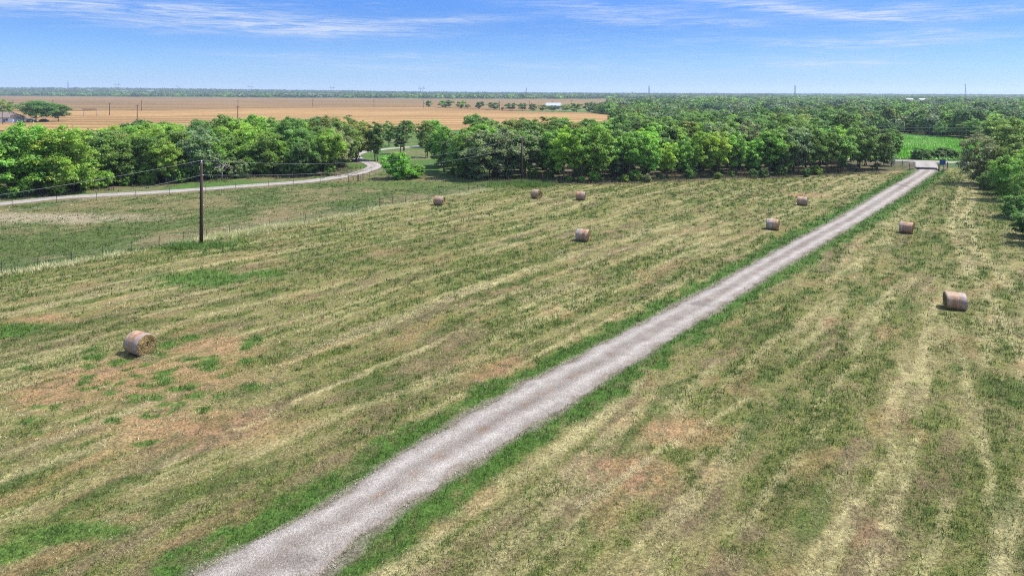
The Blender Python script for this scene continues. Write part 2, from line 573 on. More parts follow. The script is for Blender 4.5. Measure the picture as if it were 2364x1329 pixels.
def mat_ground():
    m, t, b = principled('ground_soil_and_stubble', rough=.95, spec=.1)
    P = geo_pos(t)
    att = t.new('ShaderNodeAttribute', attribute_name='Col')
    n = t.noise(P, 7.0, 5, .68)
    n2 = t.noise(P, 26.0, 3, .6)
    k = t.mix(t.mrange(n, .32, .68), (.55, .55, .52, 1), (1.42, 1.38, 1.30, 1))
    k2 = t.mix(t.mrange(n2, .35, .65), (.72, .72, .72, 1), (1.28, 1.25, 1.2, 1))
    c = t.mix(1.0, t.mix(1.0, att.outputs['Color'], k, 'MULTIPLY'), k2, 'MULTIPLY')
    t.l.new(c, b.inputs['Base Color'])
    bump(t, b, t.math('ADD', n, t.math('MULTIPLY', n2, .4)), .9, .12)
    return m


def mat_gravel(name, rut=True):
    m, t, b = principled(name, rough=.95, spec=.15)
    P = geo_pos(t)
    att = t.new('ShaderNodeAttribute', attribute_name='Col')
    stones = t.new('ShaderNodeTexVoronoi')
    t.l.new(P, stones.inputs['Vector'])
    stones.inputs['Scale'].default_value = 24
    sv_ = t.math('MULTIPLY', stones.outputs['Color'], 1.0)
    n = t.noise(P, 11, 5, .7)
    n2 = t.noise(P, 1.1, 4, .6)
    c = t.mix(1.0, att.outputs['Color'], t.mix(t.mrange(n, .36, .64), (.72, .71, .70, 1), (1.18, 1.17, 1.16, 1)), 'MULTIPLY')
    c = t.mix(1.0, c, t.mix(sv_, (.80, .79, .79, 1), (1.14, 1.14, 1.14, 1)), 'MULTIPLY')
    c = t.mix(1.0, c, t.mix(t.mrange(n2, .3, .7), (.88, .86, .85, 1), (1.08, 1.08, 1.1, 1)), 'MULTIPLY')
    t.l.new(c, b.inputs['Base Color'])
    bump(t, b, t.math('ADD', n, stones.outputs['Distance']), .7, .05)
    return m


def mat_vcol(name, rough=.8, trans=0.25, spec=.2):
    m, t, b = principled(name, rough=rough, spec=spec)
    att = t.new('ShaderNodeAttribute', attribute_name='Col')
    t.l.new(att.outputs['Color'], b.inputs['Base Color'])
    if trans:
        tr = t.new('ShaderNodeBsdfTranslucent')
        t.l.new(att.outputs['Color'], tr.inputs[0])
        mx = t.new('ShaderNodeMixShader')
        mx.inputs[0].default_value = trans
        t.l.new(b.outputs[0], mx.inputs[1])
        t.l.new(tr.outputs[0], mx.inputs[2])
        t.l.new(mx.outputs[0], t.n['Material Output'].inputs[0])
    return m


def mat_leaf():
    m, t, b = principled('tree_leaves', rough=.5, spec=.38)
    att = t.new('ShaderNodeAttribute', attribute_name='Col')
    oi = t.new('ShaderNodeObjectInfo')
    c = t.mix(1.0, oi.outputs['Color'], att.outputs['Color'], 'MULTIPLY')
    t.l.new(c, b.inputs['Base Color'])
    tr = t.new('ShaderNodeBsdfTranslucent')
    t.l.new(t.mix(1.0, c, (1.30, 1.25, .95, 1), 'MULTIPLY'), tr.inputs[0])
    mx = t.new('ShaderNodeMixShader')
    mx.inputs[0].default_value = .48
    t.l.new(b.outputs[0], mx.inputs[1])
    t.l.new(tr.outputs[0], mx.inputs[2])
    t.l.new(mx.outputs[0], t.n['Material Output'].inputs[0])
    return m


def mat_rows(name, c0, c1, c2, rot, freq):
    """harvested field: drill rows and terraces"""
    m, t, b = principled(name, rough=.95, spec=.1)
    P = geo_pos(t)
    v = t.mapping(P, (1, 1, 1), (0, 0, rot))
    sep = t.new('ShaderNodeSeparateXYZ')
    t.l.new(v, sep.inputs[0])
    wob = t.noise(P, .012, 3, .5)
    w1 = t.math('SINE', t.math('ADD', t.math('MULTIPLY', sep.outputs[1], freq), t.math('MULTIPLY', wob, 9.0)))
    n = t.noise(t.mapping(v, (.02, .22, 1)), 1.0, 5, .65)
    n2 = t.noise(t.mapping(v, (.004, .012, 1)), 1.0, 4, .6)
    n3 = t.noise(P, .5, 4, .7)
    c = t.mix(t.mrange(n, .32, .68), (*c0, 1), (*c1, 1))
    c = t.mix(t.math('MULTIPLY', t.mrange(w1, .1, .9), .55), c, (*c2, 1))
    c = t.mix(1.0, c, t.mix(t.mrange(n2, .35, .65), (.82, .80, .78, 1), (1.12, 1.12, 1.1, 1)), 'MULTIPLY')
    c = t.mix(1.0, c, t.mix(t.mrange(n3, .3, .7), (.72, .72, .72, 1), (1.25, 1.25, 1.25, 1)), 'MULTIPLY')
    t.l.new(c, b.inputs['Base Color'])
    return m


M = {}
M['ground'] = mat_ground()
M['gravel'] = mat_gravel('crushed_limestone')
M['blade'] = mat_vcol('grass_blades', .8, .2, .1)
M['leafstuff'] = mat_vcol('far_foliage', .7, .25, .15)
M['leaf'] = mat_leaf()
M['bark'] = mottled('bark', (.060, .045, .034), (.13, .105, .08), 5, .95, stretch=(1, 1, .25), bmp=.6)
M['deadwood'] = mottled('dead_wood', (.34, .31, .28), (.22, .19, .16), 4, .9)
M['pole'] = mottled('creosote_pole', (.030, .018, .014), (.066, .038, .028), 3, .85, stretch=(1, 1, .06), bmp=.3)
M['metal'] = mottled('galvanised_metal', (.36, .37, .38), (.50, .51, .52), 3, .45, .8, bmp=.1)
M['post'] = mottled('dark_steel_post', (.045, .05, .045), (.09, .075, .06), 8, .7, .4, bmp=.2)
M['pipe'] = mottled('rusty_pipe', (.075, .06, .055), (.15, .10, .08), 4, .7, .4, bmp=.2)
M['wire'] = mottled('aluminium_wire', (.17, .17, .17), (.23, .23, .23), 3, .6, .3, bmp=0)
M['tower'] = mottled('weathered_tower_steel', (.07, .09, .12), (.11, .13, .15), .1, .7, 0, bmp=0)
M['stubble'] = mat_rows('wheat_stubble', (.195, .108, .038), (.265, .155, .060), (.38, .265, .125), R(5), .23)
M['plowed'] = mat_rows('dull_stubble', (.145, .088, .036), (.205, .130, .056), (.165, .105, .046), R(-3), .09)
M['tan'] = mat_rows('tan_stubble', (.26, .17, .10), (.30, .21, .12), (.28, .19, .11), 0, .3)
M['porcelain'] = principled('porcelain', (.55, .54, .52), .3)[0]


def mat_wrap():
    m, t, b = principled('net_wrap', rough=.55, spec=.35)
    tc = t.new('ShaderNodeTexCoord')
    oi = t.new('ShaderNodeObjectInfo')
    sep = t.new('ShaderNodeSeparateXYZ')
    t.l.new(tc.outputs['Object'], sep.inputs[0])
    off = t.new('ShaderNodeCombineXYZ')
    t.l.new(t.math('MULTIPLY', oi.outputs['Random'], 40.0), off.inputs[0])
    v = t.vmath('ADD', tc.outputs['Object'], off.outputs[0])
    band = t.noise(t.mapping(v, (3.0, .25, .25)), 1.0, 4, .65)
    fine = t.noise(t.mapping(v, (26, 5, 5)), 1.0, 4, .7)
    blot = t.noise(v, 3.0, 4, .65)
    c = t.ramp(band, [(.30, (.23, .155, .095)), (.43, (.37, .185, .100)), (.50, (.34, .215, .130)), (.57, (.32, .245, .180)), (.70, (.38, .315, .265))])
    # pale blue-grey end band of the net
    e = t.mrange(sep.outputs[0], .28, .36)
    c = t.mix(t.math('MULTIPLY', e, .6), c, (.27, .26, .285, 1))
    c = t.mix(1.0, c, t.mix(t.mrange(fine, .3, .7), (.66, .64, .62, 1), (1.25, 1.22, 1.2, 1)), 'MULTIPLY')
    c = t.mix(1.0, c, t.mix(t.mrange(blot, .35, .65), (.80, .78, .74, 1), (1.15, 1.13, 1.12, 1)), 'MULTIPLY')
    t.l.new(c, b.inputs['Base Color'])
    bump(t, b, t.math('ADD', fine, band), .5, .03)
    return m


def mat_hayend():
    m, t, b = principled('hay_end', rough=.95, spec=.1)
    tc = t.new('ShaderNodeTexCoord')
    sep = t.new('ShaderNodeSeparateXYZ')
    t.l.new(tc.outputs['Object'], sep.inputs[0])
    y, z = sep.outputs[1], t.math('SUBTRACT', sep.outputs[2], .66)
    r = t.math('SQRT', t.math('ADD', t.math('MULTIPLY', y, y), t.math('MULTIPLY', z, z)))
    a = t.math('ARCTAN2', z, y)
    cmb = t.new('ShaderNodeCombineXYZ')
    t.l.new(t.math('MULTIPLY', r, 16.0), cmb.inputs[0])
    t.l.new(t.math('MULTIPLY', a, 1.1), cmb.inputs[1])
    t.l.new(t.math('MULTIPLY', sep.outputs[0], 2.0), cmb.inputs[2])
    rings = t.noise(cmb.outputs[0], 1.3, 4, .65, .4)
    fine = t.noise(tc.outputs['Object'], 24, 4, .7)
    c = t.ramp(rings, [(.30, (.10, .066, .026)), (.46, (.25, .18, .08)), (.56, (.35, .27, .13)), (.70, (.45, .37, .20))])
    c = t.mix(1.0, c, t.mix(t.mrange(fine, .35, .65), (.62, .6, .56, 1), (1.25, 1.22, 1.15, 1)), 'MULTIPLY')
    t.l.new(c, b.inputs['Base Color'])
    bump(t, b, t.math('ADD', rings, t.math('MULTIPLY', fine, .4)), .9, .06)
    return m


M['wrap'] = mat_wrap()
M['hayend'] = mat_hayend()

# ------------------------------------------------------------------ ground
def grow(a, b, step, k):
    out = []
    while a < b:
        step *= k
        a += step
        out.append(a)
    return out


yl = list(np.arange(-60, 18, 4.0)) + list(np.arange(18, 62, .22)) + list(np.arange(62, 182, .55))
yl += grow(yl[-1], 9500, .6, 1.06)
xs = list(np.arange(0.125, 46, .25))
xs += list(np.arange(46.2, 150, .6))
xs += grow(xs[-1], 9500, .7, 1.07)
xl = np.array([-v for v in xs[::-1]] + xs)
yl = np.array(yl)
X, Y = np.meshgrid(xl, yl)
colr, _, _ = field(X.ravel(), Y.ravel())
Z = relief(X.ravel(), Y.ravel()) + ridge(X.ravel(), Y.ravel())
V = np.stack([X.ravel(), Y.ravel(), Z], 1)
nx, ny = len(xl), len(yl)
ii = (np.arange(ny - 1)[:, None] * nx + np.arange(nx - 1)[None, :]).ravel()
F = np.stack([ii, ii + 1, ii + nx + 1, ii + nx], 1)
g = link('ground', mesh_arrays('ground', V, F, M['ground'], colr, True))
set_props(g, 'mown hay field and pasture, straw and green, reaching to the horizon', 'ground', kind='structure')


def ribbon(name, L, Rr, ncross, z, colfn, mat, crown=.06, sub=10):
    """road surface between two edge polylines, with its own colours across the width"""
    L, Rr = np.array(L), np.array(Rr)
    n = len(L)
    u = np.linspace(0, 1, ncross)
    P = L[:, None, :] * (1 - u)[None, :, None] + Rr[:, None, :] * u[None, :, None]
    x, y = P[..., 0].ravel(), P[..., 1].ravel()
    uu = np.broadcast_to(u, (n, ncross)).ravel()
    zz = z + crown * (1 - (2 * uu - 1) ** 2) - .07 * (np.abs(2 * uu - 1) > .985)
    ii = (np.arange(n - 1)[:, None] * ncross + np.arange(ncross - 1)[None, :]).ravel()
    F = np.stack([ii, ii + 1, ii + ncross + 1, ii + ncross], 1)
    return link(name, mesh_arrays(name, np.stack([x, y, zz], 1), F, mat, colfn(x, y, uu), True))


def resample(pts, step0):
    p = np.array(pts)
    d = np.concatenate([[0], np.cumsum(np.hypot(*np.diff(p, axis=0).T))])
    n = max(8, int(d[-1] / step0))
    s = np.linspace(0, d[-1], n)
    return np.stack([np.interp(s, d, p[:, 0]), np.interp(s, d, p[:, 1])], 1)


def drive_col(x, y, u):
    s, t = x * MOWP[0] + y * MOWP[1], x * MOW[0] + y * MOW[1]
    n = fbm(x / .9, y / .9, 51, 4)
    nl = fbm(s / .5, t / 9, 52, 3)
    base = np.broadcast_to(C(.252, .226, .196), x.shape + (3,))
    ruts = np.exp(-((u - .24) / .10) ** 2) + np.exp(-((u - .76) / .10) ** 2)
    c = lerp(base, C(.350, .320, .285), np.clip(ruts, 0, 1) * .8)
    mid = np.exp(-((u - .5) / .12) ** 2)
    c = lerp(c, C(.180, .152, .128), np.clip(mid * (.55 + 1.6 * (nl - .4)), 0, 1) * .85)
    c = lerp(c, C(.20, .125, .08), .6 * sstep(.62, .72, fbm(x / .7, y / .7, 53, 3)) * mid)
    ed = np.clip(np.abs(u - .5) * 2, 0, 1)
    c = lerp(c, C(.17, .14, .11), sstep(.80, 1.0, ed + (n - .5) * .5) * .8)
    for b in ((690, 1300, 60, 22), (2080, 428, 14, 4), (1620, 700, 30, 8)):
        c = lerp(c, C(.145, .128, .115), .7 * blob(x, y, *b, n=n, soft=.8))
    return c * (.86 + .28 * n)[..., None]


def jag(P, amp, seed):
    n = fbm(P[:, 0] / 1.1, P[:, 1] / 1.1, seed, 3) - .5
    off = n[:, None] * amp * MOWP[None, :]
    return P + off * 2


def match(Lp, Rp, n):
    def rs(p):
        p = np.array(catmull(p, 10))
        w = np.cumsum(np.concatenate([[0], np.hypot(*np.diff(p, axis=0).T)]))
        w /= w[-1]
        s = np.linspace(0, 1, n)
        return np.stack([np.interp(s, w, p[:, 0]), np.interp(s, w, p[:, 1])], 1)
    return rs(Lp), rs(Rp)


DL, DRR = match(drL, drR, 900)
d = ribbon('gravel_driveway', jag(DL, .30, 61), jag(DRR, .30, 62), 29, .035, drive_col, M['gravel'], .05)
set_props(d, 'straight pale gravel driveway running up to the cattle guard', 'driveway', kind='structure')


def offset_pair(pts, w):
    p = resample(pts, 1.0)
    tg = np.gradient(p, axis=0)
    tg /= np.linalg.norm(tg, axis=1)[:, None] + 1e-9
    nrm = np.stack([-tg[:, 1], tg[:, 0]], 1)
    wob = .25 * (fbm(p[:, 0] / 3, p[:, 1] / 3, 71, 2) - .5)
    return p + nrm * (w / 2 + wob)[:, None] if hasattr(w, '__len__') else p + nrm * (w / 2 + wob[:, None]), p - nrm * (w / 2 + wob[:, None])


def road_col(x, y, u):
    n = fbm(x / 1.5, y / 1.5, 54, 3)
    c = np.broadcast_to(C(.34, .312, .285), x.shape + (3,))
    c = lerp(c, C(.18, .16, .145), np.exp(-((u - .5) / .14) ** 2) * .5)
    c = lerp(c, C(.16, .135, .10), sstep(.82, 1.0, np.abs(u - .5) * 2 + (n - .5) * .4) * .8)
    return c * (.88 + .24 * n)[..., None]


L_, R_ = offset_pair(frc, 3.4)
d = ribbon('farm_road', L_, R_, 13, .11, road_col, M['gravel'], .04)
set_props(d, 'pale gravel farm road winding between the left woods', 'road', kind='structure')
# county road behind the gate
cr = [G(1700, 361.0), G(1950, 367.6), G(2066, 371.4), G(2140, 373.4), G(2222, 376.4), G(2364, 381.5), G(2600, 391)]
L_, R_ = offset_pair(catmull(cr, 6), 5.2)
d = ribbon('county_road', L_, R_, 9, .12, road_col, M['gravel'], .05)
set_props(d, 'pale county road crossing behind the entrance gate', 'road', kind='structure')
ap = [G(2143, 392), G(2139, 385), G(2136, 378), G(2134, 374)]
L_, R_ = offset_pair(catmull(ap, 6), np.float64(5.0))
d = ribbon('road_apron', L_, R_, 9, .10, road_col, M['gravel'], .03)
set_props(d, 'gravel apron between the cattle guard and the county road', 'road', kind='structure')


def sheet(name, poly, z, mat, label, cat):
    m = bpy.data.meshes.new(name)
    m.from_pydata([(x, y, z) for x, y in poly], [], [tuple(range(len(poly)))])
    m.materials.append(mat)
    m.update()
    if m.polygons[0].normal.z < 0: m.flip_normals()
    return set_props(link(name, m), label, cat, kind='structure')


sheet('stubble_field', STUB, .22, M['stubble'], 'orange harvested wheat field with pale rows beyond the tree lines', 'field')
sheet('plowed_field', PLOW, .15, M['plowed'], 'wide dull brown harvested field below the horizon woods', 'field')
sheet('tan_field', TANF, 4.0, M['tan'], 'small tan field showing between the far right woods', 'field')
M['lush'] = mottled('lush_crop', (.08, .27, .02), (.15, .34, .045), .35, .9, bmp=.2)
sheet('green_field', GREENF, .10, M['lush'], 'bright green overgrown field across the county road', 'field')


# ------------------------------------------------------------------ grass
def blades(P, L, W, lean, ang, col, up=None):
    """one triangle per blade: P base points, L length, W width, lean 0..1, ang heading"""
    n = len(P)
    ca, sa = np.cos(ang), np.sin(ang)
    side = np.stack([-sa, ca, np.zeros(n)], 1) * (W / 2)[:, None]
    tip = np.stack([ca * np.sin(lean), sa * np.sin(lean), np.cos(lean)], 1) * L[:, None]
    V = np.empty((n, 3, 3))
    V[:, 0] = P - side
    V[:, 1] = P + side
    V[:, 2] = P + tip
    return V.reshape(-1, 3), np.repeat(col, 3, axis=0)


def scatter(y0, y1, dens, umax=.82):
    area = umax * (y1 ** 2 - y0 ** 2)
    n = int(area * dens)
    y = np.sqrt(rng.uniform(y0 ** 2, y1 ** 2, n))
    return rng.uniform(-1, 1, n) * umax * y, y


dLall, dRall = np.array(drL), np.array(drR)
DRIVE_POLY = [tuple(p) for p in DL[::20]] + [tuple(p) for p in DRR[::-20]]


def grass_zone(y0, y1, dens, nb, size, wid):
    x, y = scatter(y0, y1, dens)
    px, py = project(x, y)
    ty = np.interp(px, [p[0] for p in TREELINE], [p[1] for p in TREELINE])
    frd_y = np.interp(px, [-200, 0, 153, 384, 600, 702, 779, 822, 880, 1000, 1125], [488, 478, 463, 449, 433, 425, 415, 407, 404, 408, 428])
    ok = ~inside(x, y, DRIVE_POLY) & np.where(px < 1125, py > frd_y, py > ty) & (py > 392)
    x, y = x[ok], y[ok]
    col, gm, bare = field(x, y)
    dens_n = fbm(x / 1.4, y / 1.4, 81, 3) + .25 * gm
    keep = rng.uniform(0, 1, len(x)) < (sstep(.25, .62, dens_n) * .9 + .12) * (1 - .6 * bare)
    x, y, col, gm = x[keep], y[keep], col[keep], gm[keep]
    z = relief(x, y)
    n = len(x)
    gm0 = gm
    x, y, z, gm = (np.repeat(q, nb) for q in (x, y, z, gm))
    col = np.repeat(col, nb, axis=0)
    m = n * nb
    r = size * .8
    x = x + rng.normal(0, r, m); y = y + rng.normal(0, r, m)
    tg = np.repeat(rng.uniform(0, 1, n) < gm0 * .85 + .06 + .2 * (gm0 > .66), nb)
    green = np.where(rng.uniform(0, 1, m) < .85, tg, rng.uniform(0, 1, m) < .4)
    bright = np.repeat(rng.uniform(.45, 1.62, n), nb) * rng.uniform(.65, 1.35, m)
    tt = np.repeat(rng.uniform(0, 1, n), nb)
    straw = lerp(np.broadcast_to(C(.28, .235, .12), (m, 3)), C(.50, .44, .28), rng.uniform(0, 1, m))
    straw = lerp(straw, C(.09, .066, .038), (tt < .38) * .85)
    grn = lerp(np.broadcast_to(C(.110, .132, .040), (m, 3)), C(.054, .084, .024), tt)
    grn = lerp(grn, lerp(np.broadcast_to(C(.074, .138, .026), (m, 3)), C(.040, .080, .018), tt), sstep(.66, .95, gm) * .9)
    bc = np.where(green[:, None], grn, straw * .5 + col * .70) * bright[:, None]
    L = size * rng.uniform(.5, 1.5, m) * np.where(green, 1.15 + .5 * sstep(.7, 1, gm), 1.0)
    lean = np.where(green, rng.uniform(.15, 1.0, m), rng.uniform(.7, 1.5, m))
    V, Cc = blades(np.stack([x, y, z - .01], 1), L, wid * rng.uniform(.6, 1.4, m), lean, rng.uniform(0, 2 * math.pi, m), bc)
    return V, Cc


parts = [grass_zone(21, 34, 42, 6, .105, .020), grass_zone(34, 52, 21, 6, .13, .030), grass_zone(52, 85, 8.0, 6, .16, .046), grass_zone(85, 150, 3.0, 6, .19, .075)]
V = np.concatenate([p[0] for p in parts]); Cc = np.concatenate([p[1] for p in parts])
o = link('grass', mesh_arrays('grass', V, np.arange(len(V)).reshape(-1, 3), M['blade'], Cc))
set_props(o, 'short mown grass and straw covering the hay field', 'grass', kind='stuff')


def strip_grass(name, paths, dens, size, wid, c0, c1, label, spread, lean=(.15, 1.1)):
    Vs, Cs = [], []
    for pts, w, dn, sc in paths:
        p = resample(pts, .25)
        n = int(len(p) * .25 * w * dens * dn)
        k = rng.integers(0, len(p), n)
        x = p[k, 0] + rng.normal(0, w / 2, n)
        y = p[k, 1] + rng.normal(0, w / 2, n)
        ok = rng.uniform(0, 1, n) < sstep(.30, .60, fbm(x / 2.2, y / 2.2, 91, 3)) + .1
        x, y = x[ok], y[ok]
        nb = 9
        m = len(x) * nb
        x, y = np.repeat(x, nb), np.repeat(y, nb)
        hh = .6 + .8 * fbm(x / 1.8, y / 1.8, 92, 2)
        x = x + rng.normal(0, spread, m); y = y + rng.normal(0, spread, m)
        col = lerp(np.broadcast_to(np.array(c0), (m, 3)), np.array(c1), np.clip(fbm(x / 1.5, y / 1.5, 93, 2) * 1.6 - .3 + rng.normal(0, .2, m), 0, 1)) * rng.uniform(.6, 1.35, m)[:, None]
        v, c = blades(np.stack([x, y, relief(x, y) - .02], 1), size * sc * hh * rng.uniform(.6, 1.3, m), wid * rng.uniform(.6, 1.4, m), rng.uniform(*lean, m), rng.uniform(0, 6.28, m), col)
        Vs.append(v); Cs.append(c)
    V, Cc = np.concatenate(Vs), np.concatenate(Cs)
    o = link(name, mesh_arrays(name, V, np.arange(len(V)).reshape(-1, 3), M['blade'], Cc))
    return set_props(o, label, 'grass', kind='stuff')


fpath = [G(px, py + 3) for px, py in FENCE]
strip_grass('tall_grass', [(fpath[:12], .9, 1, 1), (fpath[8:14], 1.6, 1, 1.2), (fpath[12:], 1.0, .8, .9)], 60, .46, .035, (.56, .52, .30), (.36, .37, .15), 'tall pale grass left standing along the pasture fence', .13)
strip_grass('weeds', [([G(385, 572), G(464, 570), G(540, 566)], 2.2, 1.4, 1), ([G(1140, 430), G(1205, 428), G(1250, 426)], 3.6, 1.3, 1.5), ([G(2310, 400), G(2340, 460)], 3, .4, .8)], 30, .55, .05, (.085, .155, .032), (.15, .24, .06), 'rank green weeds around the feet of the two poles', .16)
tl = [G(px, py - 5) for px, py in TREELINE[:-2]]
strip_grass('dry_brush', [(tl, 4.5, .7, 1), ([G(px, py - 16) for px, py in TREELINE[:-3]], 6, .4, 1), ([G(px, py + 2) for px, py in LWOODS[1:]], 3.5, .5, .9)], 4, .75, .07, (.17, .135, .095), (.07, .085, .032), 'dry brush and weeds at the feet of the trees', .22)
gx = rng.uniform(0, 1, 26000); gy = rng.uniform(0, 1, 26000)
q = np.array(GREENF); lo, hi = q.min(0), q.max(0)
gx, gy = lo[0] + gx * (hi[0] - lo[0]), lo[1] + gy * (hi[1] - lo[1])
ok = inside(gx, gy, GREENF)
gx, gy = np.repeat(gx[ok], 3), np.repeat(gy[ok], 3)
n = len(gx)
gx = gx + rng.normal(0, .5, n); gy = gy + rng.normal(0, .5, n)
gc = lerp(np.broadcast_to(C(.15, .38, .03), (n, 3)), C(.28, .46, .12), sstep(.45, .65, fbm(gx / 12, gy / 5, 95, 4))) * rng.uniform(.6, 1.35, n)[:, None]
v, c = blades(np.stack([gx, gy, np.full(n, .08)], 1), rng.uniform(.5, 1.3, n), rng.uniform(.25, .6, n), rng.uniform(.2, 1.3, n), rng.uniform(0, 6.28, n), gc)
set_props(link('crop_growth', mesh_arrays('crop_growth', v, np.arange(len(v)).reshape(-1, 3), M['blade'], c)), 'rank bright green growth filling the field across the county road', 'crop', kind='stuff')

# loose straw: windrow scraps lying on the mown ground
Vs, Cs = [], []
for (x0, y0, x1, y1, w, nn) in ((1330, 1170, 1500, 1060, .22, 420), (660, 826, 900, 745, .9, 900), (900, 745, 1130, 655, .8, 900), (1270, 590, 1500, 530, 1.0, 800), (1560, 660, 1420, 705, .7, 500), (330, 820, 350, 830, .5, 300), (1240, 460, 1265, 456, .8, 200), (1200, 700, 1330, 650, .8, 500), (2080, 960, 2130, 900, .6, 200)):
    a, b_ = np.array(G(x0, y0)), np.array(G(x1, y1))
    t_ = rng.uniform(0, 1, nn)
    p = a + (b_ - a) * t_[:, None] + rng.normal(0, w / 2, (nn, 2))
    sc = np.clip(p[:, 1] / 30, 1, 3)
    col = lerp(np.broadcast_to(C(.32, .26, .13), (nn, 3)), C(.42, .37, .22), rng.uniform(0, 1, nn)) * rng.uniform(.7, 1.25, nn)[:, None]
    hd = math.atan2(*(b_ - a)[::-1])
    v, c = blades(np.stack([p[:, 0], p[:, 1], relief(p[:, 0], p[:, 1]) + rng.uniform(.01, .07, nn)], 1), rng.uniform(.15, .45, nn), .016 * sc, rng.uniform(1.35, 1.6, nn), hd + rng.normal(0, .7, nn), col)
    Vs.append(v); Cs.append(c)
V, Cc = np.concatenate(Vs), np.concatenate(Cs)
set_props(link('straw', mesh_arrays('straw', V, np.arange(len(V)).reshape(-1, 3), M['blade'], Cc)), 'scraps of pale straw left in streaks on the mown ground', 'straw', kind='stuff')
# gravel stones thrown on the near drive
ns = 9000
k = (rng.uniform(0, 1, ns) ** 1.3 * 330).astype(int)
u = rng.uniform(-.03, 1.03, ns)
p = DL[k] * (1 - u)[:, None] + DRR[k] * u[:, None] + rng.normal(0, .08, (ns, 2))
sz = rng.uniform(.012, .040, ns)
base = np.array([(1, 0, 0), (-.5, .87, 0), (-.5, -.87, 0), (0, 0, .9)])
rot = rng.uniform(0, 6.28, ns)
bv = np.empty((ns, 4, 3))
for j in range(4):
    bv[:, j, 0] = p[:, 0] + sz * (base[j, 0] * np.cos(rot) - base[j, 1] * np.sin(rot))
    bv[:, j, 1] = p[:, 1] + sz * (base[j, 0] * np.sin(rot) + base[j, 1] * np.cos(rot))
    bv[:, j, 2] = .035 + .05 * (1 - (2 * u - 1) ** 2) - .004 + sz * base[j, 2]
fc = (np.arange(ns)[:, None, None] * 4 + np.array([(0, 1, 3), (1, 2, 3), (2, 0, 3)])[None]).reshape(-1, 3)
pc = np.repeat(C(.26, .235, .205)[None] * rng.uniform(.5, 1.3, ns)[:, None], 4, axis=0)
M['stone'] = mat_vcol('loose_stones', .9, 0, .2)
set_props(link('gravel_stones', mesh_arrays('gravel_stones', bv.reshape(-1, 3), fc, M['stone'], pc)), 'loose stones scattered over the near driveway', 'gravel', kind='stuff')


# ------------------------------------------------------------------ hay bales
def bale_meshes(seed):
    rs = np.random.default_rng(seed)
    RAD, LEN = .70, 1.38
    na = 56
    prof = [(-.5, .955), (-.485, .985), (-.45, 1.0), (-.3, 1.004), (-.1, 1.008), (.1, 1.006), (.3, 1.003), (.45, 1.0), (.485, .985), (.5, .955)]
    bump_ = rs.normal(0, .006, na)
    vs = []
    for t, k in prof:
        for a in range(na):
            th = 2 * math.pi * a / na
            r = RAD * k * (1 + bump_[a] + rs.normal(0, .003))
            y, z = r * math.sin(th) * 1.02, r * math.cos(th)
            z = max(z, -RAD * .93) + RAD * .94      # it sags where it stands
            vs.append((t * LEN, y, z))
    np_ = len(prof)
    fs = [(i * na + a, i * na + (a + 1) % na, (i + 1) * na + (a + 1) % na, (i + 1) * na + a) for i in range(np_ - 1) for a in range(na)]
    wrap = MB(); wrap.add(vs, fs)
    ends = []
    for sgn in (-1, 1):
        e = MB()
        rings = [.95, .86, .74, .62, .50, .38, .26, .15, .07]
        ev = []
        for q, k in enumerate(rings):
            for a in range(na):
                th = 2 * math.pi * a / na
                r = RAD * k
                y, z = r * math.sin(th), max(r * math.cos(th), -RAD * .93) + RAD * .94
                ev.append((sgn * (LEN * .5 - .012 + (.0 if q == 0 else rs.normal(.0, .014)) - (.05 if k < .2 else 0)), y, z))
        ev.append((sgn * (LEN * .5 - .07), 0, RAD * .94))
        ef = [(i * na + a, i * na + (a + 1) % na, (i + 1) * na + (a + 1) % na, (i + 1) * na + a) for i in range(len(rings) - 1) for a in range(na)]
        b0 = (len(rings) - 1) * na
        ef += [(b0 + a, b0 + (a + 1) % na, len(ev) - 1) for a in range(na)]
        e.add(ev, ef)
        for k in range(230):                     # strands curling round the core
            r0, a0 = RAD * math.sqrt(rs.uniform(.03, .86)), rs.uniform(0, 6.28)
            pts = []
            for j in range(4):
                a = a0 + j * rs.uniform(.08, .20) / max(r0, .25)
                rr = r0 + j * rs.normal(0, .02)
                pts.append((sgn * (LEN * .5 + rs.uniform(-.01, .035)), rr * math.sin(a), max(rr * math.cos(a), -RAD * .9) + RAD * .94))
            e.tube(pts, .009, 3, False)
        ends.append(e)
    return wrap, ends


wrap0, ends0 = bale_meshes(3)
wm = wrap0.mesh('net_wrap', M['wrap'], True)
em = [e.mesh('hay_end', M['hayend']) for e in ends0]
BALES = [  # px, py of the base, angle of the seen end away from the eye, which side it shows on, scale, label
    (315, 820, 33, 1, 1.0, 'big round hay bale on bare ground with its coiled end open to view'),
    (1014, 474, 62, 1, 1.0, 'hay bale just below the pasture fence, pinkish wrap, end half seen'),
    (1239, 458.5, 38, 1, 1.02, 'hay bale with ragged straw end near the far utility pole'),
    (1342, 462, 74, 1, .98, 'hay bale side-on before the bright trees right of the far pole'),
    (1347, 558, 72, 1, 1.02, 'reddish hay bale lying alone in the middle of the mown field'),
    (1787, 531, 80, 1, 1.0, 'hay bale standing closest to the driveway on its left side'),
    (1855, 474.5, 82, 1, .97, 'farthest hay bale left of the driveway, beside a bare grey patch'),
    (2098, 539.5, 76, 1, 1.0, 'farther of the two hay bales right of the driveway'),
    (2212, 717, 77, -1, 1.0, 'nearer of the two hay bales right of the driveway, blue-grey banded wrap'),
]
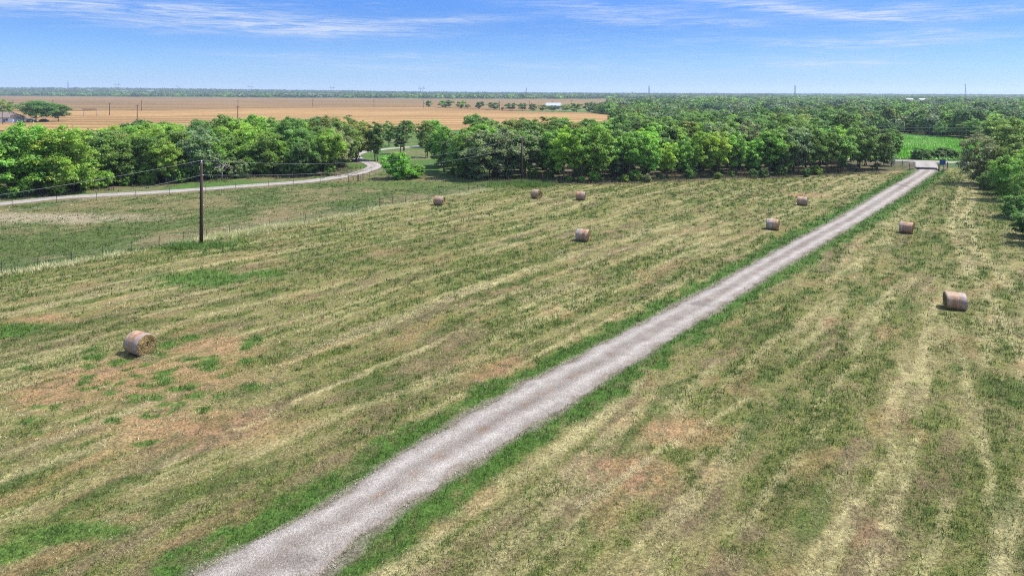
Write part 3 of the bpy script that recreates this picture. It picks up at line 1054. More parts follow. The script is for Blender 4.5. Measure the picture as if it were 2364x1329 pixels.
for i, (px, py, th, side, sc, lab) in enumerate(BALES):
    x, y = G(px, py)
    cd = np.array((-x, -y)) / math.hypot(x, y)
    rt = np.array((-cd[1], cd[0]))
    nrm = math.cos(R(th)) * cd + side * math.sin(R(th)) * rt
    if side < 0: nrm = -nrm
    ang = math.atan2(nrm[1], nrm[0])
    if i == 0:
        root = empty('hay_bale', (x, y, -.02), ang, lab, 'hay bale', 'round hay bales on the mown field')
        link('net_wrap', wm, root)
        for e in em: link('hay_end', e, root)
        bale0 = root
    else:
        root = copy_tree(bale0)
        root['label'] = lab
        root.location = (x, y, -.02)
        root.rotation_euler = (0, 0, ang + (math.pi if i in (4, 5, 7) else 0))
    root.scale = (sc, sc, sc)
    root.location.y += .4 * sc


# ------------------------------------------------------------------ trees
ORD = 'first second third fourth fifth sixth seventh eighth ninth tenth eleventh twelfth thirteenth fourteenth fifteenth sixteenth seventeenth eighteenth nineteenth twentieth'.split()
ORD += ['twenty-' + w for w in ORD[:9]] + ['thirtieth'] + ['thirty-' + w for w in ORD[:9]] + ['fortieth'] + ['forty-' + w for w in ORD[:9]] + ['fiftieth']

TONES = {
    'bright yellow-green': (.225, .345, .045),
    'bright green': (.125, .275, .032),
    'fresh green': (.165, .295, .046),
    'mid green': (.128, .226, .048),
    'dark green': (.084, .158, .042),
    'grey-green': (.160, .218, .100),
    'olive green': (.158, .205, .050),
}


def leaf_quads(pos, nrm, size, rs):
    n = len(pos)
    nrm = nrm / (np.linalg.norm(nrm, axis=1)[:, None] + 1e-9)
    ref = rs.normal(0, 1, (n, 3))
    a = np.cross(nrm, ref)
    a /= np.linalg.norm(a, axis=1)[:, None] + 1e-9
    b = np.cross(nrm, a)
    L, W = (size * .85)[:, None], (size * .48)[:, None]
    bend = nrm * (size * .18)[:, None]
    V = np.empty((n, 4, 3))
    V[:, 0] = pos - a * L
    V[:, 1] = pos + b * W + bend
    V[:, 2] = pos + a * L
    V[:, 3] = pos - b * W + bend
    return V.reshape(-1, 3)


def make_tree(seed, h=10.0, r=3.4, clear=2.0, nleaf=5200, leaf=.30, stems=1, flat=1.0, nclump=46, droop=0.0, low=.55):
    rs = np.random.default_rng(seed)
    tr = MB()
    # clumps fill an uneven egg
    cz, rz = clear + (h - clear) * .52, (h - clear) * .50
    cents, rad = [], []
    lob = rs.normal(0, 1, (7, 3)); lob /= np.linalg.norm(lob, axis=1)[:, None]
    while len(cents) < nclump:
        d = rs.normal(0, 1, 3); d /= np.linalg.norm(d)
        q = rs.uniform(.15, 1.0) ** .45
        ext = .74 + .34 * max(0, max(lob @ d) * 1.4 - .55)
        k = ext * q
        sx = 1.0 if d[2] > -.1 else low + (1 - low) * (1 + d[2])
        p = np.array((d[0] * r * k * sx, d[1] * r * k * sx, cz + d[2] * rz * k * flat))
        cents.append(p)
        rad.append(rs.uniform(.13, .29) * r * (1.1 - .3 * q))
    cents, rad = np.array(cents), np.array(rad)
    w = rad ** 2
    cnt = np.maximum(20, (nleaf * w / w.sum()).astype(int))
    P, N, T = [], [], []
    for c, rr, n in zip(cents, rad, cnt):
        d = rs.normal(0, 1, (n, 3)); d /= np.linalg.norm(d, axis=1)[:, None]
        d[:, 2] = np.where(d[:, 2] < -.35, -d[:, 2] * .5, d[:, 2])
        rr_ = rr * (rs.uniform(.15, 1.0, n) ** .5)[:, None] * (1 + .35 * (rs.uniform(0, 1, n) < .12))[:, None]
        pp = c + d * rr_ * np.array((1.06, 1.06, .92))
        if droop: pp[:, 2] -= droop * (np.hypot(pp[:, 0], pp[:, 1]) / r) ** 2
        P.append(pp)
        N.append(d * .8 + rs.normal(0, .55, (n, 3)) + np.array((0, 0, .45)))
        tone = rs.uniform(.75, 1.25)
        tl_ = np.stack([tone * rs.uniform(.80, 1.25, n), tone * rs.uniform(.85, 1.2, n), tone * rs.uniform(.75, 1.25, n)], 1)
        T.append(tl_)
    P, N, T = np.concatenate(P), np.concatenate(N), np.concatenate(T)
    V = leaf_quads(P, N, leaf * rs.uniform(.55, 1.35, len(P)), rs)
    crown = mesh_arrays('crown', V, np.arange(len(V)).reshape(-1, 4), M['leaf'], np.repeat(T, 4, axis=0))
    # trunk, limbs
    top = clear + (h - clear) * .62
    for s in range(stems):
        a = rs.uniform(0, 6.28)
        off = .0 if stems == 1 else rs.uniform(.15, .45)
        lx, ly = rs.normal(0, .10 + .12 * (stems > 1)) * h * .5, rs.normal(0, .10) * h * .4
        bx, by = off * math.cos(a), off * math.sin(a)
        pts, rds = [], []
        r0 = (.17 if stems == 1 else .11) * h / 10
        for k in range(7):
            t = k / 6
            pts.append((bx + lx * t ** 1.3 + rs.normal(0, .06) * (k > 0), by + ly * t ** 1.3 + rs.normal(0, .06) * (k > 0), -.15 + top * t))
            rds.append(r0 * (1.35 if k == 0 else 1 - .72 * t))
        tr.tube(pts, rds, 7)
        order = rs.permutation(len(cents))[:max(5, 11 // stems)]
        for j in order:
            t0 = rs.uniform(.38, .92)
            i0 = min(int(t0 * 6), 5)
            p0 = np.array(pts[i0]) + (np.array(pts[i0 + 1]) - np.array(pts[i0])) * (t0 * 6 - i0)
            p1 = cents[j]
            if p1[2] < p0[2]: continue
            mid = (p0 + p1) / 2 + np.array((p1[0] - p0[0], p1[1] - p0[1], 0)) * .16
            tr.tube([p0, mid, p1], [r0 * .42, r0 * .26, r0 * .07], 5)
    return tr.mesh('trunk', M['bark'], True), crown


VAR = {
    'round': [make_tree(101 + i, 10, 3.5, 1.2, 9500, .225, low=.85, nclump=84) for i in range(4)],
    'tall': [make_tree(201 + i, 11, 3.0, 1.5, 8600, .22, low=.85, nclump=78) for i in range(3)],
    'full': [make_tree(301 + i, 10, 4.2, .0, 12500, .23, stems=2, low=1.0, nclump=112) for i in range(3)],
    'stemmy': [make_tree(401 + i, 10, 3.2, 1.7, 8200, .215, stems=3, low=.8, nclump=76) for i in range(4)],
    'spread': [make_tree(501 + i, 11, 6.2, 1.5, 11000, .27, stems=1, flat=.95, nclump=100, low=.85) for i in range(2)],
    'bush': [make_tree(601 + i, 3.6, 2.6, -.3, 9500, .18, stems=3, low=1.0, nclump=80) for i in range(2)],
    'far': [make_tree(701 + i, 9, 4.4, .1, 1700, .60, low=.95, nclump=40) for i in range(4)],
}
HEIGHT = {'round': 10, 'tall': 11, 'full': 10, 'stemmy': 10, 'spread': 11, 'bush': 3.6, 'far': 9}
treecount = 0


def plant(x, y, kind, h, tone, label, group, rs, name='broadleaf_tree', cat='tree', wide=1.0, z=0.0):
    global treecount
    treecount += 1
    tm, cm = VAR[kind][rs.randrange(len(VAR[kind]))]
    s = h / HEIGHT[kind]
    root = empty(name, (x, y, z), rs.uniform(0, 6.28), label, cat, group)
    root.scale = (s * wide, s * wide, s)
    link('trunk', tm, root)
    c = link('crown', cm, root)
    b = [v * 1.25 for v in TONES[tone]]
    j = rs.uniform(.84, 1.18)
    c.color = (b[0] * j * rs.uniform(.88, 1.18), b[1] * j, b[2] * j, 1)
    return root


def along(pts, n):
    p = resample(pts, .05)
    return [tuple(p[min(len(p) - 1, int((k + .5) / n * len(p)))]) for k in range(n)]


TALLY = []


def row(pix, n, depth, kinds, hr, tones, landmark, rowname, group, seed, jit=(1.0, 1.2), wide=(1.0, 1.15), rev=False, name='broadleaf_tree'):
    rs = random.Random(seed)
    pts = [(x, y + depth) for x, y in [G(*p) for p in pix]]
    pos = along(pts, n)
    if rev: pos = pos[::-1]
    for i, (x, y) in enumerate(pos):
        tone = rs.choice(tones)
        x += rs.gauss(0, jit[0]); y += rs.gauss(0, jit[1])
        lab = f'{tone} tree, {ORD[i]} from {landmark}, {rowname}'
        plant(x, y, rs.choice(kinds), rs.uniform(*hr), tone, lab, group, rs, name=name, wide=rs.uniform(*wide))


B, FG, MG, DG, GG, OG = 'bright yellow-green', 'fresh green', 'mid green', 'dark green', 'grey-green', 'olive green'
# right woods: front row by hand, trunks showing
rs = random.Random(11)
FRONT = [(1073, 411, 'full', 9.5, MG), (1118, 414, 'full', 10.5, GG), (1160, 412, 'full', 11.0, GG), (1222, 409, 'round', 9.6, GG), (1258, 406, 'stemmy', 9.0, MG),
         (1300, 419, 'tall', 10.8, B), (1338, 418, 'stemmy', 10.3, FG), (1378, 418, 'round', 10.6, FG), (1420, 415, 'stemmy', 7.0, GG), (1452, 416, 'round', 9.6, FG),
         (1497, 415, 'stemmy', 9.8, FG), (1540, 412, 'stemmy', 7.4, B), (1578, 411, 'stemmy', 7.2, FG), (1620, 409, 'round', 8.8, B), (1655, 408, 'round', 9.4, B),
         (1700, 406, 'tall', 9.6, FG), (1738, 405, 'stemmy', 7.4, FG), (1775, 404, 'round', 10.2, FG), (1808, 403, 'stemmy', 9.8, MG), (1842, 402, 'round', 10.3, GG),
         (1876, 401, 'stemmy', 10.4, MG), (1908, 399, 'stemmy', 10.0, MG), (1945, 397, 'round', 9.2, MG), (1985, 394, 'round', 10.8, MG), (2025, 391, 'full', 9.8, DG), (2058, 383, 'round', 8.6, DG)]
for i, (px, py, kd, h, tn) in enumerate(FRONT):
    x, y = G(px, py)
    left = px < 1206
    nth = [p[0] for p in FRONT if (p[0] < 1206) == left]
    order = ORD[sorted(nth, reverse=left).index(px)]
    side = 'leftwards' if left else 'rightwards'
    plant(x, y, kd, h, tn, f'{tn} tree, {order} {side} from the far utility pole, front row of right woods', 'trees of the right woods', rs, wide=rs.uniform(.95, 1.12))
TL = [(1010, 402)] + [(p[0], p[1] - 8) for p in TREELINE[:-1]]
row(TL, 22, 7, ['round', 'stemmy', 'tall'], (8.0, 11.4), [FG, MG, MG, B, GG], 'the entrance gate', 'second row of right woods', 'trees of the right woods', 21, rev=True)
row(TL, 21, 15, ['round', 'tall'], (8.8, 12), [MG, FG, DG, MG], 'the entrance gate', 'third row of right woods', 'trees of the right woods', 22, rev=True)
row([(1090, 400)] + TL[2:], 19, 26, ['round', 'tall', 'full'], (10, 11.3), [DG, MG, MG, OG], 'the entrance gate', 'fourth row of right woods', 'trees of the right woods', 23, rev=True, wide=(1.1, 1.3))
row([(1050, 396)] + TL[2:], 18, 40, ['round', 'full'], (10, 11.4), [DG, MG, OG], 'the entrance gate', 'fifth row of right woods', 'trees of the right woods', 24, rev=True, wide=(1.2, 1.4))
row(TL[3:], 12, 58, ['round', 'full'], (10, 11.5), [DG, MG, FG], 'the entrance gate', 'rearmost row of right woods', 'trees of the right woods', 25, rev=True, wide=(1.3, 1.5))
# left woods
LW = [(-60, 466), (60, 452), (150, 446), (230, 432), (330, 428), (430, 422), (510, 413), (600, 408), (690, 406), (765, 405)]
LTONE1 = [FG, MG, MG, GG, DG]
row(LW[:3], 4, 1, ['full'], (10.8, 12.2), [FG, B, FG], 'the picture edge', 'tall front trees of left woods', 'trees of the left woods', 31, wide=(1.1, 1.25))
row(LW[3:], 16, 2, ['full', 'full', 'round'], (6.5, 10.0), LTONE1, 'the winding road', 'front row of left woods', 'trees of the left woods', 32, rev=True)
row(LW, 19, 9, ['full', 'round'], (7.5, 11.2), [MG, MG, FG, DG, GG], 'the winding road', 'second row of left woods', 'trees of the left woods', 33, rev=True)
row(LW, 18, 19, ['full', 'round'], (8.5, 11.4), [MG, DG, OG, FG], 'the winding road', 'third row of left woods', 'trees of the left woods', 34, rev=True, wide=(1.1, 1.25))
row(LW, 16, 32, ['full', 'round'], (9.5, 10.8), [DG, MG, OG, B], 'the winding road', 'fourth row of left woods', 'trees of the left woods', 35, rev=True, wide=(1.2, 1.4))
row([(-60, 456)] + LW[2:9], 13, 48, ['full', 'round'], (9.5, 10.5), [DG, MG, DG], 'the winding road', 'rearmost row of left woods', 'trees of the left woods', 36, rev=True, wide=(1.3, 1.5))
def bushes(pix, n, depth, hr, tones, landmark, where, group, seed, rev=False):
    rs = random.Random(seed)
    pos = along([(x, y + depth) for x, y in [G(*p) for p in pix]], n)
    if rev: pos = pos[::-1]
    for i, (x, y) in enumerate(pos):
        tone = rs.choice(tones)
        plant(x + rs.gauss(0, 1), y + rs.gauss(0, 1), 'bush', rs.uniform(*hr), tone, f'{tone} bush, {ORD[i]} from {landmark}, {where}', group, rs, 'understory_bush', 'bush', rs.uniform(.8, 1.0))


bushes(LW[2:], 20, 1.5, (1.6, 3.6), [FG, MG, DG, GG], 'the winding road', 'at the feet of the left woods', 'bushes under the left woods', 51, True)
bushes(LW, 14, 12, (2.5, 4), [MG, DG], 'the winding road', 'deep under the left woods', 'bushes under the left woods', 53, True)
bushes([(1040, 412), (1240, 416)] + TREELINE[2:-3], 22, 3, (1.0, 2.6), [GG, MG, FG, DG], 'the entrance gate', 'at the feet of the right woods', 'bushes under the right woods', 52, True)
bushes([(1040, 405), (1240, 410)] + TREELINE[2:-3], 20, 14, (2.0, 3.4), [MG, DG, FG], 'the entrance gate', 'deep under the right woods', 'bushes under the right woods', 54, True)
# trees by the bend of the winding road
for px, py, kd, h, tn, lab in [(868, 372, 'stemmy', 9.8, DG, 'dark green tree standing right beside the bend of the winding road'),
                               (925, 356, 'tall', 8.6, DG, 'dark slender tree in the grass behind the bright green bush'),
                               (984, 364, 'stemmy', 10.0, OG, 'olive green tree with a bare trunk in the pasture beyond the bush'),
                               (1022, 384, 'full', 9.4, MG, 'mid green tree at the left end of the right woods'),
                               (1048, 402, 'full', 8.6, DG, 'dark green tree over the shaded gully right of the bush'),
                               (898, 338, 'round', 8.0, MG, 'mid green tree beyond the winding road, left of two farther ones'),
                               (940, 330, 'round', 8.6, MG, 'mid green tree far up the winding road, before the orange field'),
                               (835, 318, 'round', 6.5, MG, 'small tree at the far edge of the grass before the orange field'),
                               (1000, 340, 'round', 9.6, FG, 'fresh green tree far behind the olive tree in the pasture')]:
    x, y = G(px, py)
    plant(x, y, kd, h, tn, lab, 'trees by the winding road', rs)
x, y = G(920, 413)
plant(x, y, 'bush', 5.0, 'bright green', 'bright green leafy bush at the pasture corner beside the winding road', 'bushes', rs, 'leafy_bush', 'bush', 1.0)
x, y = G(958, 410)
plant(x, y, 'bush', 2.6, 'bright green', 'low bright bush hugging the right foot of the bigger one', 'bushes', rs, 'leafy_bush', 'bush', 1.1)
# right edge
for px, py, kd, h, tn, w, lab in [(2262, 425, 'full', 9.4, GG, 1.0, 'grey-green tree leaning out nearest the entrance gate on its right'),
                                  (2330, 402, 'full', 11.8, MG, 1.1, 'tall mid green tree topping the right hand clump'),
                                  (2305, 388, 'round', 11.0, DG, 1.1, 'dark green tree behind the grey-green one on the right'),
                                  (2400, 385, 'full', 12.0, OG, 1.1, 'olive tree cut by the picture edge behind the right clump'),
                                  (2325, 462, 'full', 7.0, FG, 1.0, 'fresh green tree spreading over the mown strip on the right'),
                                  (2395, 452, 'full', 8.6, FG, 1.1, 'fresh green tree at the edge just above the lowest right one'),
                                  (2372, 500, 'full', 6.4, MG, .9, 'mid green tree drooping over the wheel tracks at the right'),
                                  (2425, 566, 'full', 6.6, MG, .9, 'lowest right tree, only its left leaves in the picture'),
                                  (2352, 432, 'full', 8.0, MG, 1.1, 'mid green tree filling the middle of the right hand clump'),
                                  (2300, 448, 'full', 5.0, DG, 1.0, 'low dark tree under the front of the right hand clump'),
                                  (2345, 505, 'bush', 3.0, MG, 1.0, 'mid green bush at the edge of the strip, above the lowest right tree'),
                                  (2384, 548, 'bush', 3.2, DG, 1.0, 'dark bush beside the lowest right tree'),
                                  (2290, 438, 'bush', 3.0, DG, 1.1, 'dark green bush under the right hand clump')]:
    x, y = G(px, py)
    plant(x, y, kd, h, tn, lab, 'trees right of the driveway', rs, wide=w, name='leafy_bush' if kd == 'bush' else 'broadleaf_tree', cat='bush' if kd == 'bush' else 'tree')
# hedgerow between the two brown fields
for i, (px, w, hp) in enumerate([(989, 20, 13), (1028, 36, 15), (1064, 27, 15), (1079, 13, 9), (1107, 24, 15), (1141, 30, 15), (1160, 9, 7), (1179, 30, 15), (1206, 23, 15), (1231, 21, 15), (1253, 23, 13), (1276, 23, 12), (1306, 26, 14), (1331, 32, 18), (1360, 30, 20), (1388, 26, 17)]):
    x, y = G(px, np.interp(px, [980, 1100, 1171, 1362, 1425], [247, 252.5, 256.3, 259.5, 268]))
    tn = rs.choice([MG, DG, DG])
    h = 1.22 * hp * y / FPX
    plant(x, y, 'far', h, tn, f'{tn} tree, {ORD[i]} from the left in the hedgerow above the orange field', 'hedgerow trees above the orange field', rs, wide=w * y / FPX / (2 * 4.0 * h / 9))
# yard trees at the far house
for px, py, kd, h, w, tn, lab in [(83, 283, 'spread', 12.6, 1.45, DG, 'large dark spreading yard tree with its trunk beside the parked vehicles'), (134, 281, 'spread', 10.5, 1.3, DG, 'dark rounded yard tree, right of the largest one'), (10, 275.5, 'full', 11.5, 1.1, MG, 'mid green yard tree rising behind the brown roofed house')]:
    x, y = G(px, py)
    plant(x, y, kd, h, tn, lab, 'yard trees', rs, wide=w)
# shrubs along the green field and trees behind it
for i, px in enumerate([2113, 2121, 2128, 2136, 2143, 2152, 2160, 2166, 2176, 2183, 2190, 2198]):
    x, y = G(px, 367.5)
    plant(x, y + rs.uniform(-1, 2), 'bush', rs.uniform(1.3, 2.9), rs.choice([DG, DG, GG]), f'dark shrub, {ORD[i]} from the left, beside the county road below the green field', 'shrubs by the county road', rs, 'roadside_shrub', 'shrub', 1.0)
row([(2000, 311), (2110, 311), (2235, 323), (2330, 332), (2420, 345)], 18, 5, ['full', 'round'], (6, 8.5), [DG, MG, FG, DG], 'its left end', 'front row behind the green field', 'trees behind the green field', 41, wide=(1.1, 1.3))
row([(2000, 304), (2110, 304), (2235, 313), (2330, 320), (2420, 330)], 17, 8, ['far', 'round'], (8, 10), [MG, FG, DG], 'its left end', 'second row behind the green field', 'trees behind the green field', 42, wide=(1.2, 1.5))

# ------------------------------------------------------------------ far woods: nobody can count these
def far_woods():
    Vs, Cs = [], []

    def batch(xc, yc, zc, hh, rr, nt, size, tones, seed):
        r_ = np.random.default_rng(seed)
        n = len(xc)
        if not n: return
        d = r_.normal(0, 1, (n, nt, 3)); d /= np.linalg.norm(d, axis=2)[..., None]
        d[..., 2] = np.where(d[..., 2] < -.3, -d[..., 2], d[..., 2])
        lob = r_.normal(0, 1, (n, 6, 3)); lob /= np.linalg.norm(lob, axis=2)[..., None]
        ext = .72 + .42 * np.clip(np.einsum('ntk,nlk->ntl', d, lob).max(2) * 1.5 - .6, 0, 1)
        q = ext * r_.uniform(.45, 1.0, (n, nt)) ** .4
        P = np.empty((n, nt, 3))
        P[..., 0] = xc[:, None] + d[..., 0] * rr[:, None] * q
        P[..., 1] = yc[:, None] + d[..., 1] * rr[:, None] * q
        P[..., 2] = zc[:, None] + hh[:, None] * (.52 + d[..., 2] * .48 * q)
        N = d * .8 + r_.normal(0, .5, d.shape) + np.array((0, 0, .45))
        pos, nr = P.reshape(-1, 3), N.reshape(-1, 3)
        nr /= np.linalg.norm(nr, axis=1)[:, None]
        a = np.cross(nr, r_.normal(0, 1, nr.shape)); a /= np.linalg.norm(a, axis=1)[:, None] + 1e-9
        b = np.cross(nr, a)
        s = np.repeat(size, nt)[:, None] * r_.uniform(.55, 1.3, (n * nt, 1))
        T = np.empty((n * nt, 3, 3))
        T[:, 0] = pos - a * s * .7 - b * s * .4
        T[:, 1] = pos + a * s * .7 - b * s * .4
        T[:, 2] = pos + b * s * .8
        pick = np.clip(((fbm(xc / 38, yc / 60, 96, 3) - .5) * 2.2 + .5 + r_.normal(0, .22, n)) * len(tones), 0, len(tones) - 1).astype(int)
        tb = tones[pick] * r_.uniform(.8, 1.2, (n, 1))
        c = np.repeat(tb, nt, axis=0) * r_.uniform(.7, 1.3, (n * nt, 1))
        Vs.append(T.reshape(-1, 3)); Cs.append(np.repeat(c, 3, axis=0))

    tones = np.array([TONES[k] for k in (DG, DG, GG, MG, GG, OG, MG, FG)]) * 1.0  # greyed mix puts some of the distance haze into the leaf colour
    clear_poly = [G(*p) for p in [(1372, 249), (1400, 243), (1480, 243), (1470, 250), (1400, 252)]]

    def sample(y0, y1, sp, umin, umax, seed):
        r_ = np.random.default_rng(seed)
        n = int((umax - umin) * (y1 ** 2 - y0 ** 2) / 2 / (sp * sp))
        y = np.sqrt(r_.uniform(y0 ** 2, y1 ** 2, n))
        return r_.uniform(umin, umax, n) * y, y

    def right_ok(x, y):
        px, py = project(x, y)
        edge = np.interp(py, [228, 231.5, 235, 238, 243, 250, 262, 268, 272, 285, 300, 330], [1790, 1765, 1570, 1480, 1400, 1392, 1372, 1425, 1450, 1430, 1420, 1420])
        ok = px > edge
        ok &= ~inside(x, y, GREENF) & ~inside(x, y, TANF) & ~inside(x, y, clear_poly) & ~inside(x, y, STUB)
        for (rw, mx) in ((TREELINE, 2112),):
            ty = np.interp(px, [p[0] for p in rw], [p[1] for p in rw])
            ok &= ~((px < mx) & (y < G(1600, 410)[1] + 62))
        ok &= ~((px >= 2000) & (y < 255))
        # the low ground in front of the tan field stays open to the eye
        ok &= ~((np.abs(px - 2170) < 24) & (py < 272) & (py > 262))
        return ok

    for y0, y1, sp, hh, rr, nt, sz, sd in ((190, 420, 6.6, (4.5, 10.5), (3.2, 6.0), 520, .80, 1), (420, 900, 10, (4.5, 11), (5, 9), 220, 1.6, 2), (900, 1700, 16, (5, 11), (8, 14), 110, 3.0, 3), (1700, 3600, 32, (6, 11), (16, 26), 70, 6.0, 4)):
        x, y = sample(y0, y1, sp, .02, 1.05, sd)
        ok = right_ok(x, y)
        gap = fbm(x / 75, y / 110, 97, 3)
        ok &= gap > .44
        x, y = x[ok], y[ok]
        r_ = np.random.default_rng(sd + 50)
        n = len(x)
        tall = .75 + .5 * fbm(x / 45, y / 45, 98, 2)
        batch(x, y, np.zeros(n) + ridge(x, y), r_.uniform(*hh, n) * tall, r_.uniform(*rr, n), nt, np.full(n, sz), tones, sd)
    # belt along the far edge of the plowed field and the ridge behind it
    for y0, y1, sp, hh, rr, nt, sz, sd in ((1850, 2600, 24, (8, 13), (9, 15), 60, 4.5, 11), (2600, 3600, 42, (8, 13), (18, 28), 50, 8, 12), (3600, 5600, 70, (8, 13), (30, 45), 50, 13, 13)):
        x, y = sample(y0, y1, sp, -1.0, 1.0, sd)
        px, py = project(x, y)
        far_edge = np.interp(px, [-900, 0, 600, 1000, 1240, 1760, 1800], [219.4, 221.7, 225.7, 228.3, 229.2, 229.2, 240])
        ok = (py < far_edge)
        ok &= (px < 1790) | (y > 3500)
        ok &= fbm(x / 260, y / 160, 99, 3) > .36
        x, y = x[ok], y[ok]
        n = len(x)
        r_ = np.random.default_rng(sd)
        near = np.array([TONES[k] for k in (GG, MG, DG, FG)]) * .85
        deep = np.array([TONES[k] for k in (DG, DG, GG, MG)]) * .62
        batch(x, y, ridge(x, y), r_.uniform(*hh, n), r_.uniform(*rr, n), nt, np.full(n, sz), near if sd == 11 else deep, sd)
    V, Cc = np.concatenate(Vs), np.concatenate(Cs)
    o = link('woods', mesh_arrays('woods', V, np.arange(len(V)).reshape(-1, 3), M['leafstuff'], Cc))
    set_props(o, 'unbroken woods stretching over the country to the horizon', 'woods', kind='stuff')
    print('woods tris', len(V) // 3)


far_woods()

# dead branches showing in the left woods
def dead_shrub(px, py, h, label, seed):
    rs_ = np.random.default_rng(seed)
    x, y = G(px, py)
    root = empty('dead_tree', (x, y, 0), 0, label, 'dead tree', 'dead trees in the left woods')
    tr = MB()
    tr.tube([(0, 0, -.1), (.1, 0, h * .4), (.2, .1, h * .6)], [.14, .10, .06], 6)
    tr.build('trunk', M['deadwood'], root, True)
    br = MB()
    for k in range(16):
        a = rs_.uniform(0, 6.28)
        p0 = np.array((.15, .05, h * rs_.uniform(.25, .6)))
        p1 = p0 + np.array((math.cos(a), math.sin(a), rs_.uniform(.1, 1.0))) * rs_.uniform(.8, 2.2)
        p2 = p1 + np.array((math.cos(a + .5), math.sin(a + .5), rs_.uniform(-.5, .6))) * rs_.uniform(.5, 1.4)
        br.tube([p0, p1, p2], [.05, .035, .015], 4)
        for q in range(3):
            a2 = rs_.uniform(0, 6.28)
            br.tube([p1, p1 + np.array((math.cos(a2), math.sin(a2), rs_.uniform(-.2, .8))) * rs_.uniform(.5, 1.2)], [.025, .01], 3)
    br.build('branches', M['deadwood'], root)


dead_shrub(512, 416, 5.0, 'bare grey dead tree beside the near utility pole, at the woods edge', 5)
dead_shrub(205, 437, 4.0, 'bare grey dead tree at the foot of the left woods by the road', 6)


# ------------------------------------------------------------------ utility poles and wires
def pole_mesh(h, r0=.17, r1=.11):
    m = MB()
    m.tube([(0, 0, -.4), (0, 0, h * .5), (0, 0, h)], [r0, (r0 + r1) / 2, r1], 10)
    return m


def near_pole(px, py, h, low, label):
    x, y = G(px, py)
    root = empty('utility_pole', (x, y, 0), 0, label, 'utility pole', 'wooden utility poles')
    pole_mesh(h, .20, .14).build('shaft', M['pole'], root, True)
    c = MB(); c.tube([(0, 0, h - .34), (0, 0, h + .05)], [.135, .125], 10)
    c.build('top_cap', M['metal'], root)
    i_ = MB()
    i_.tube([(0, 0, h + .05), (0, 0, h + .13)], [.03, .03], 6)
    i_.tube([(0, 0, h + .13), (0, 0, h + .22), (0, 0, h + .30)], [.07, .085, .05], 8)
    i_.build('insulator', M['porcelain'], root)
    b = MB(); b.tube([(-.12, -.14, low), (.12, .14, low)], .05, 6)
    b.build('wire_bracket', M['metal'], root)
    return np.array((x, y, h + .3)), np.array((x, y, low))


pA, lA = near_pole(464.5, 566, 9.1, 7.75, 'near tall dark utility pole with weeds at its foot on the left')
pB, lB = near_pole(1204.5, 421, 8.4, 7.0, 'farther utility pole rising before the middle of the tree line')
pC, lC = pA + (pA - pB), lA + (lA - lB)
pC[2], lC[2] = 9.6, 7.9


def wire(a, b, sag, label, r=.014, group='power lines', n=28):
    m = MB()
    pts = []
    for k in range(n + 1):
        t = k / n
        p = np.array(a) * (1 - t) + np.array(b) * t
        p[2] -= 4 * sag * t * (1 - t)
        pts.append(p)
    m.tube(pts, r, 4, False)
    return set_props(m.build('power_line', M['wire'], None, True), label, 'power line', group)


wire(pA, pC, 1.9, 'upper wire running left from the near utility pole')
wire(lA, lC, 1.9, 'lower wire running left from the near utility pole')
wire(pA, pB, 2.1, 'upper wire sagging between the two nearest utility poles')
wire(lA, lB, 1.6, 'lower wire sagging between the two nearest utility poles')
# county road line
rp = [G(1905, 362), G(2300, 376.5)]
pp = []
for i, (px, py) in enumerate([(1905, 360), (2300, 373)]):
    x, y = G(px, py)
    root = empty('utility_pole', (x, y, 0), 0, ['roadside utility pole hidden among the right woods', 'roadside utility pole hidden in the right hand clump'][i], 'utility pole', 'wooden utility poles')
    pole_mesh(9.2).build('shaft', M['pole'], root, True)
    cb = MB(); cb.box((0, 0, 8.7), (2.2, .1, .12)); cb.build('crossarm', M['pole'], root)
    pp.append(np.array((x, y, 8.8)))
for dz, lab in ((0, 'top wire along the county road above the green field'), (-.9, 'middle wire along the county road above the green field'), (-2.0, 'bottom wire along the county road above the green field')):
    wire(pp[0] + (0, 0, dz), pp[1] + (0, 0, dz), .6, lab, .02)
# far poles in the brown fields
FARP = [(30, 232.0, 'far pole left of the large yard tree'), (122, 231.0, 'far pole showing above the rounded yard tree'), (253, 237.5, 'far pole with a crossarm right of the ranch gate frame'), (317, 242.5, 'short far pole behind the left woods'),
        (326.5, 232.5, 'thin far pole just right of the short one'), (549, 244.5, 'stout far pole behind the left woods at the orange field'), (549.5, 232.3, 'thin far pole directly behind the stout one'),
        (722, 228.7, 'far pole between the two brown fields, left of three'), (806, 264.5, 'pole with a crossarm above the gap of the winding road'), (863.5, 229.3, 'far pole between the two brown fields, middle of three'),
        (933, 277, 'pole top just clear of the trees beside the winding road'), (977.5, 230.6, 'far pole at the left end of the hedgerow'), (1153, 233.5, 'far pole beyond the hedgerow, left of the barn'), (1222, 232.5, 'far pole beyond the hedgerow, nearest left of the barn'), (1275, 232, 'far pole right behind the barn roof'), (1320, 231.8, 'far pole right of the barn')]
base_pole = None
ends = []
for px, pyt, lab in FARP:
    yh = CY + TILT * (px - CX)
    D = FPX * (CAM_H - 9.0) / (pyt - yh)
    x = (px - CX) / FPX * D
    if base_pole is None:
        root = empty('utility_pole', (x, D, 0), 0, lab, 'utility pole', 'far poles in the fields')
        pole_mesh(9.0, .22, .16).build('shaft', M['pole'], root, True)
        cb = MB(); cb.box((0, .0, 8.55), (2.4, .14, .16)); cb.build('crossarm', M['pole'], root)
        base_pole = root
    else:
        root = copy_tree(base_pole)
        root.location = (x, D, 0)
        root['label'] = lab
    ends.append((x, D, 9.0))


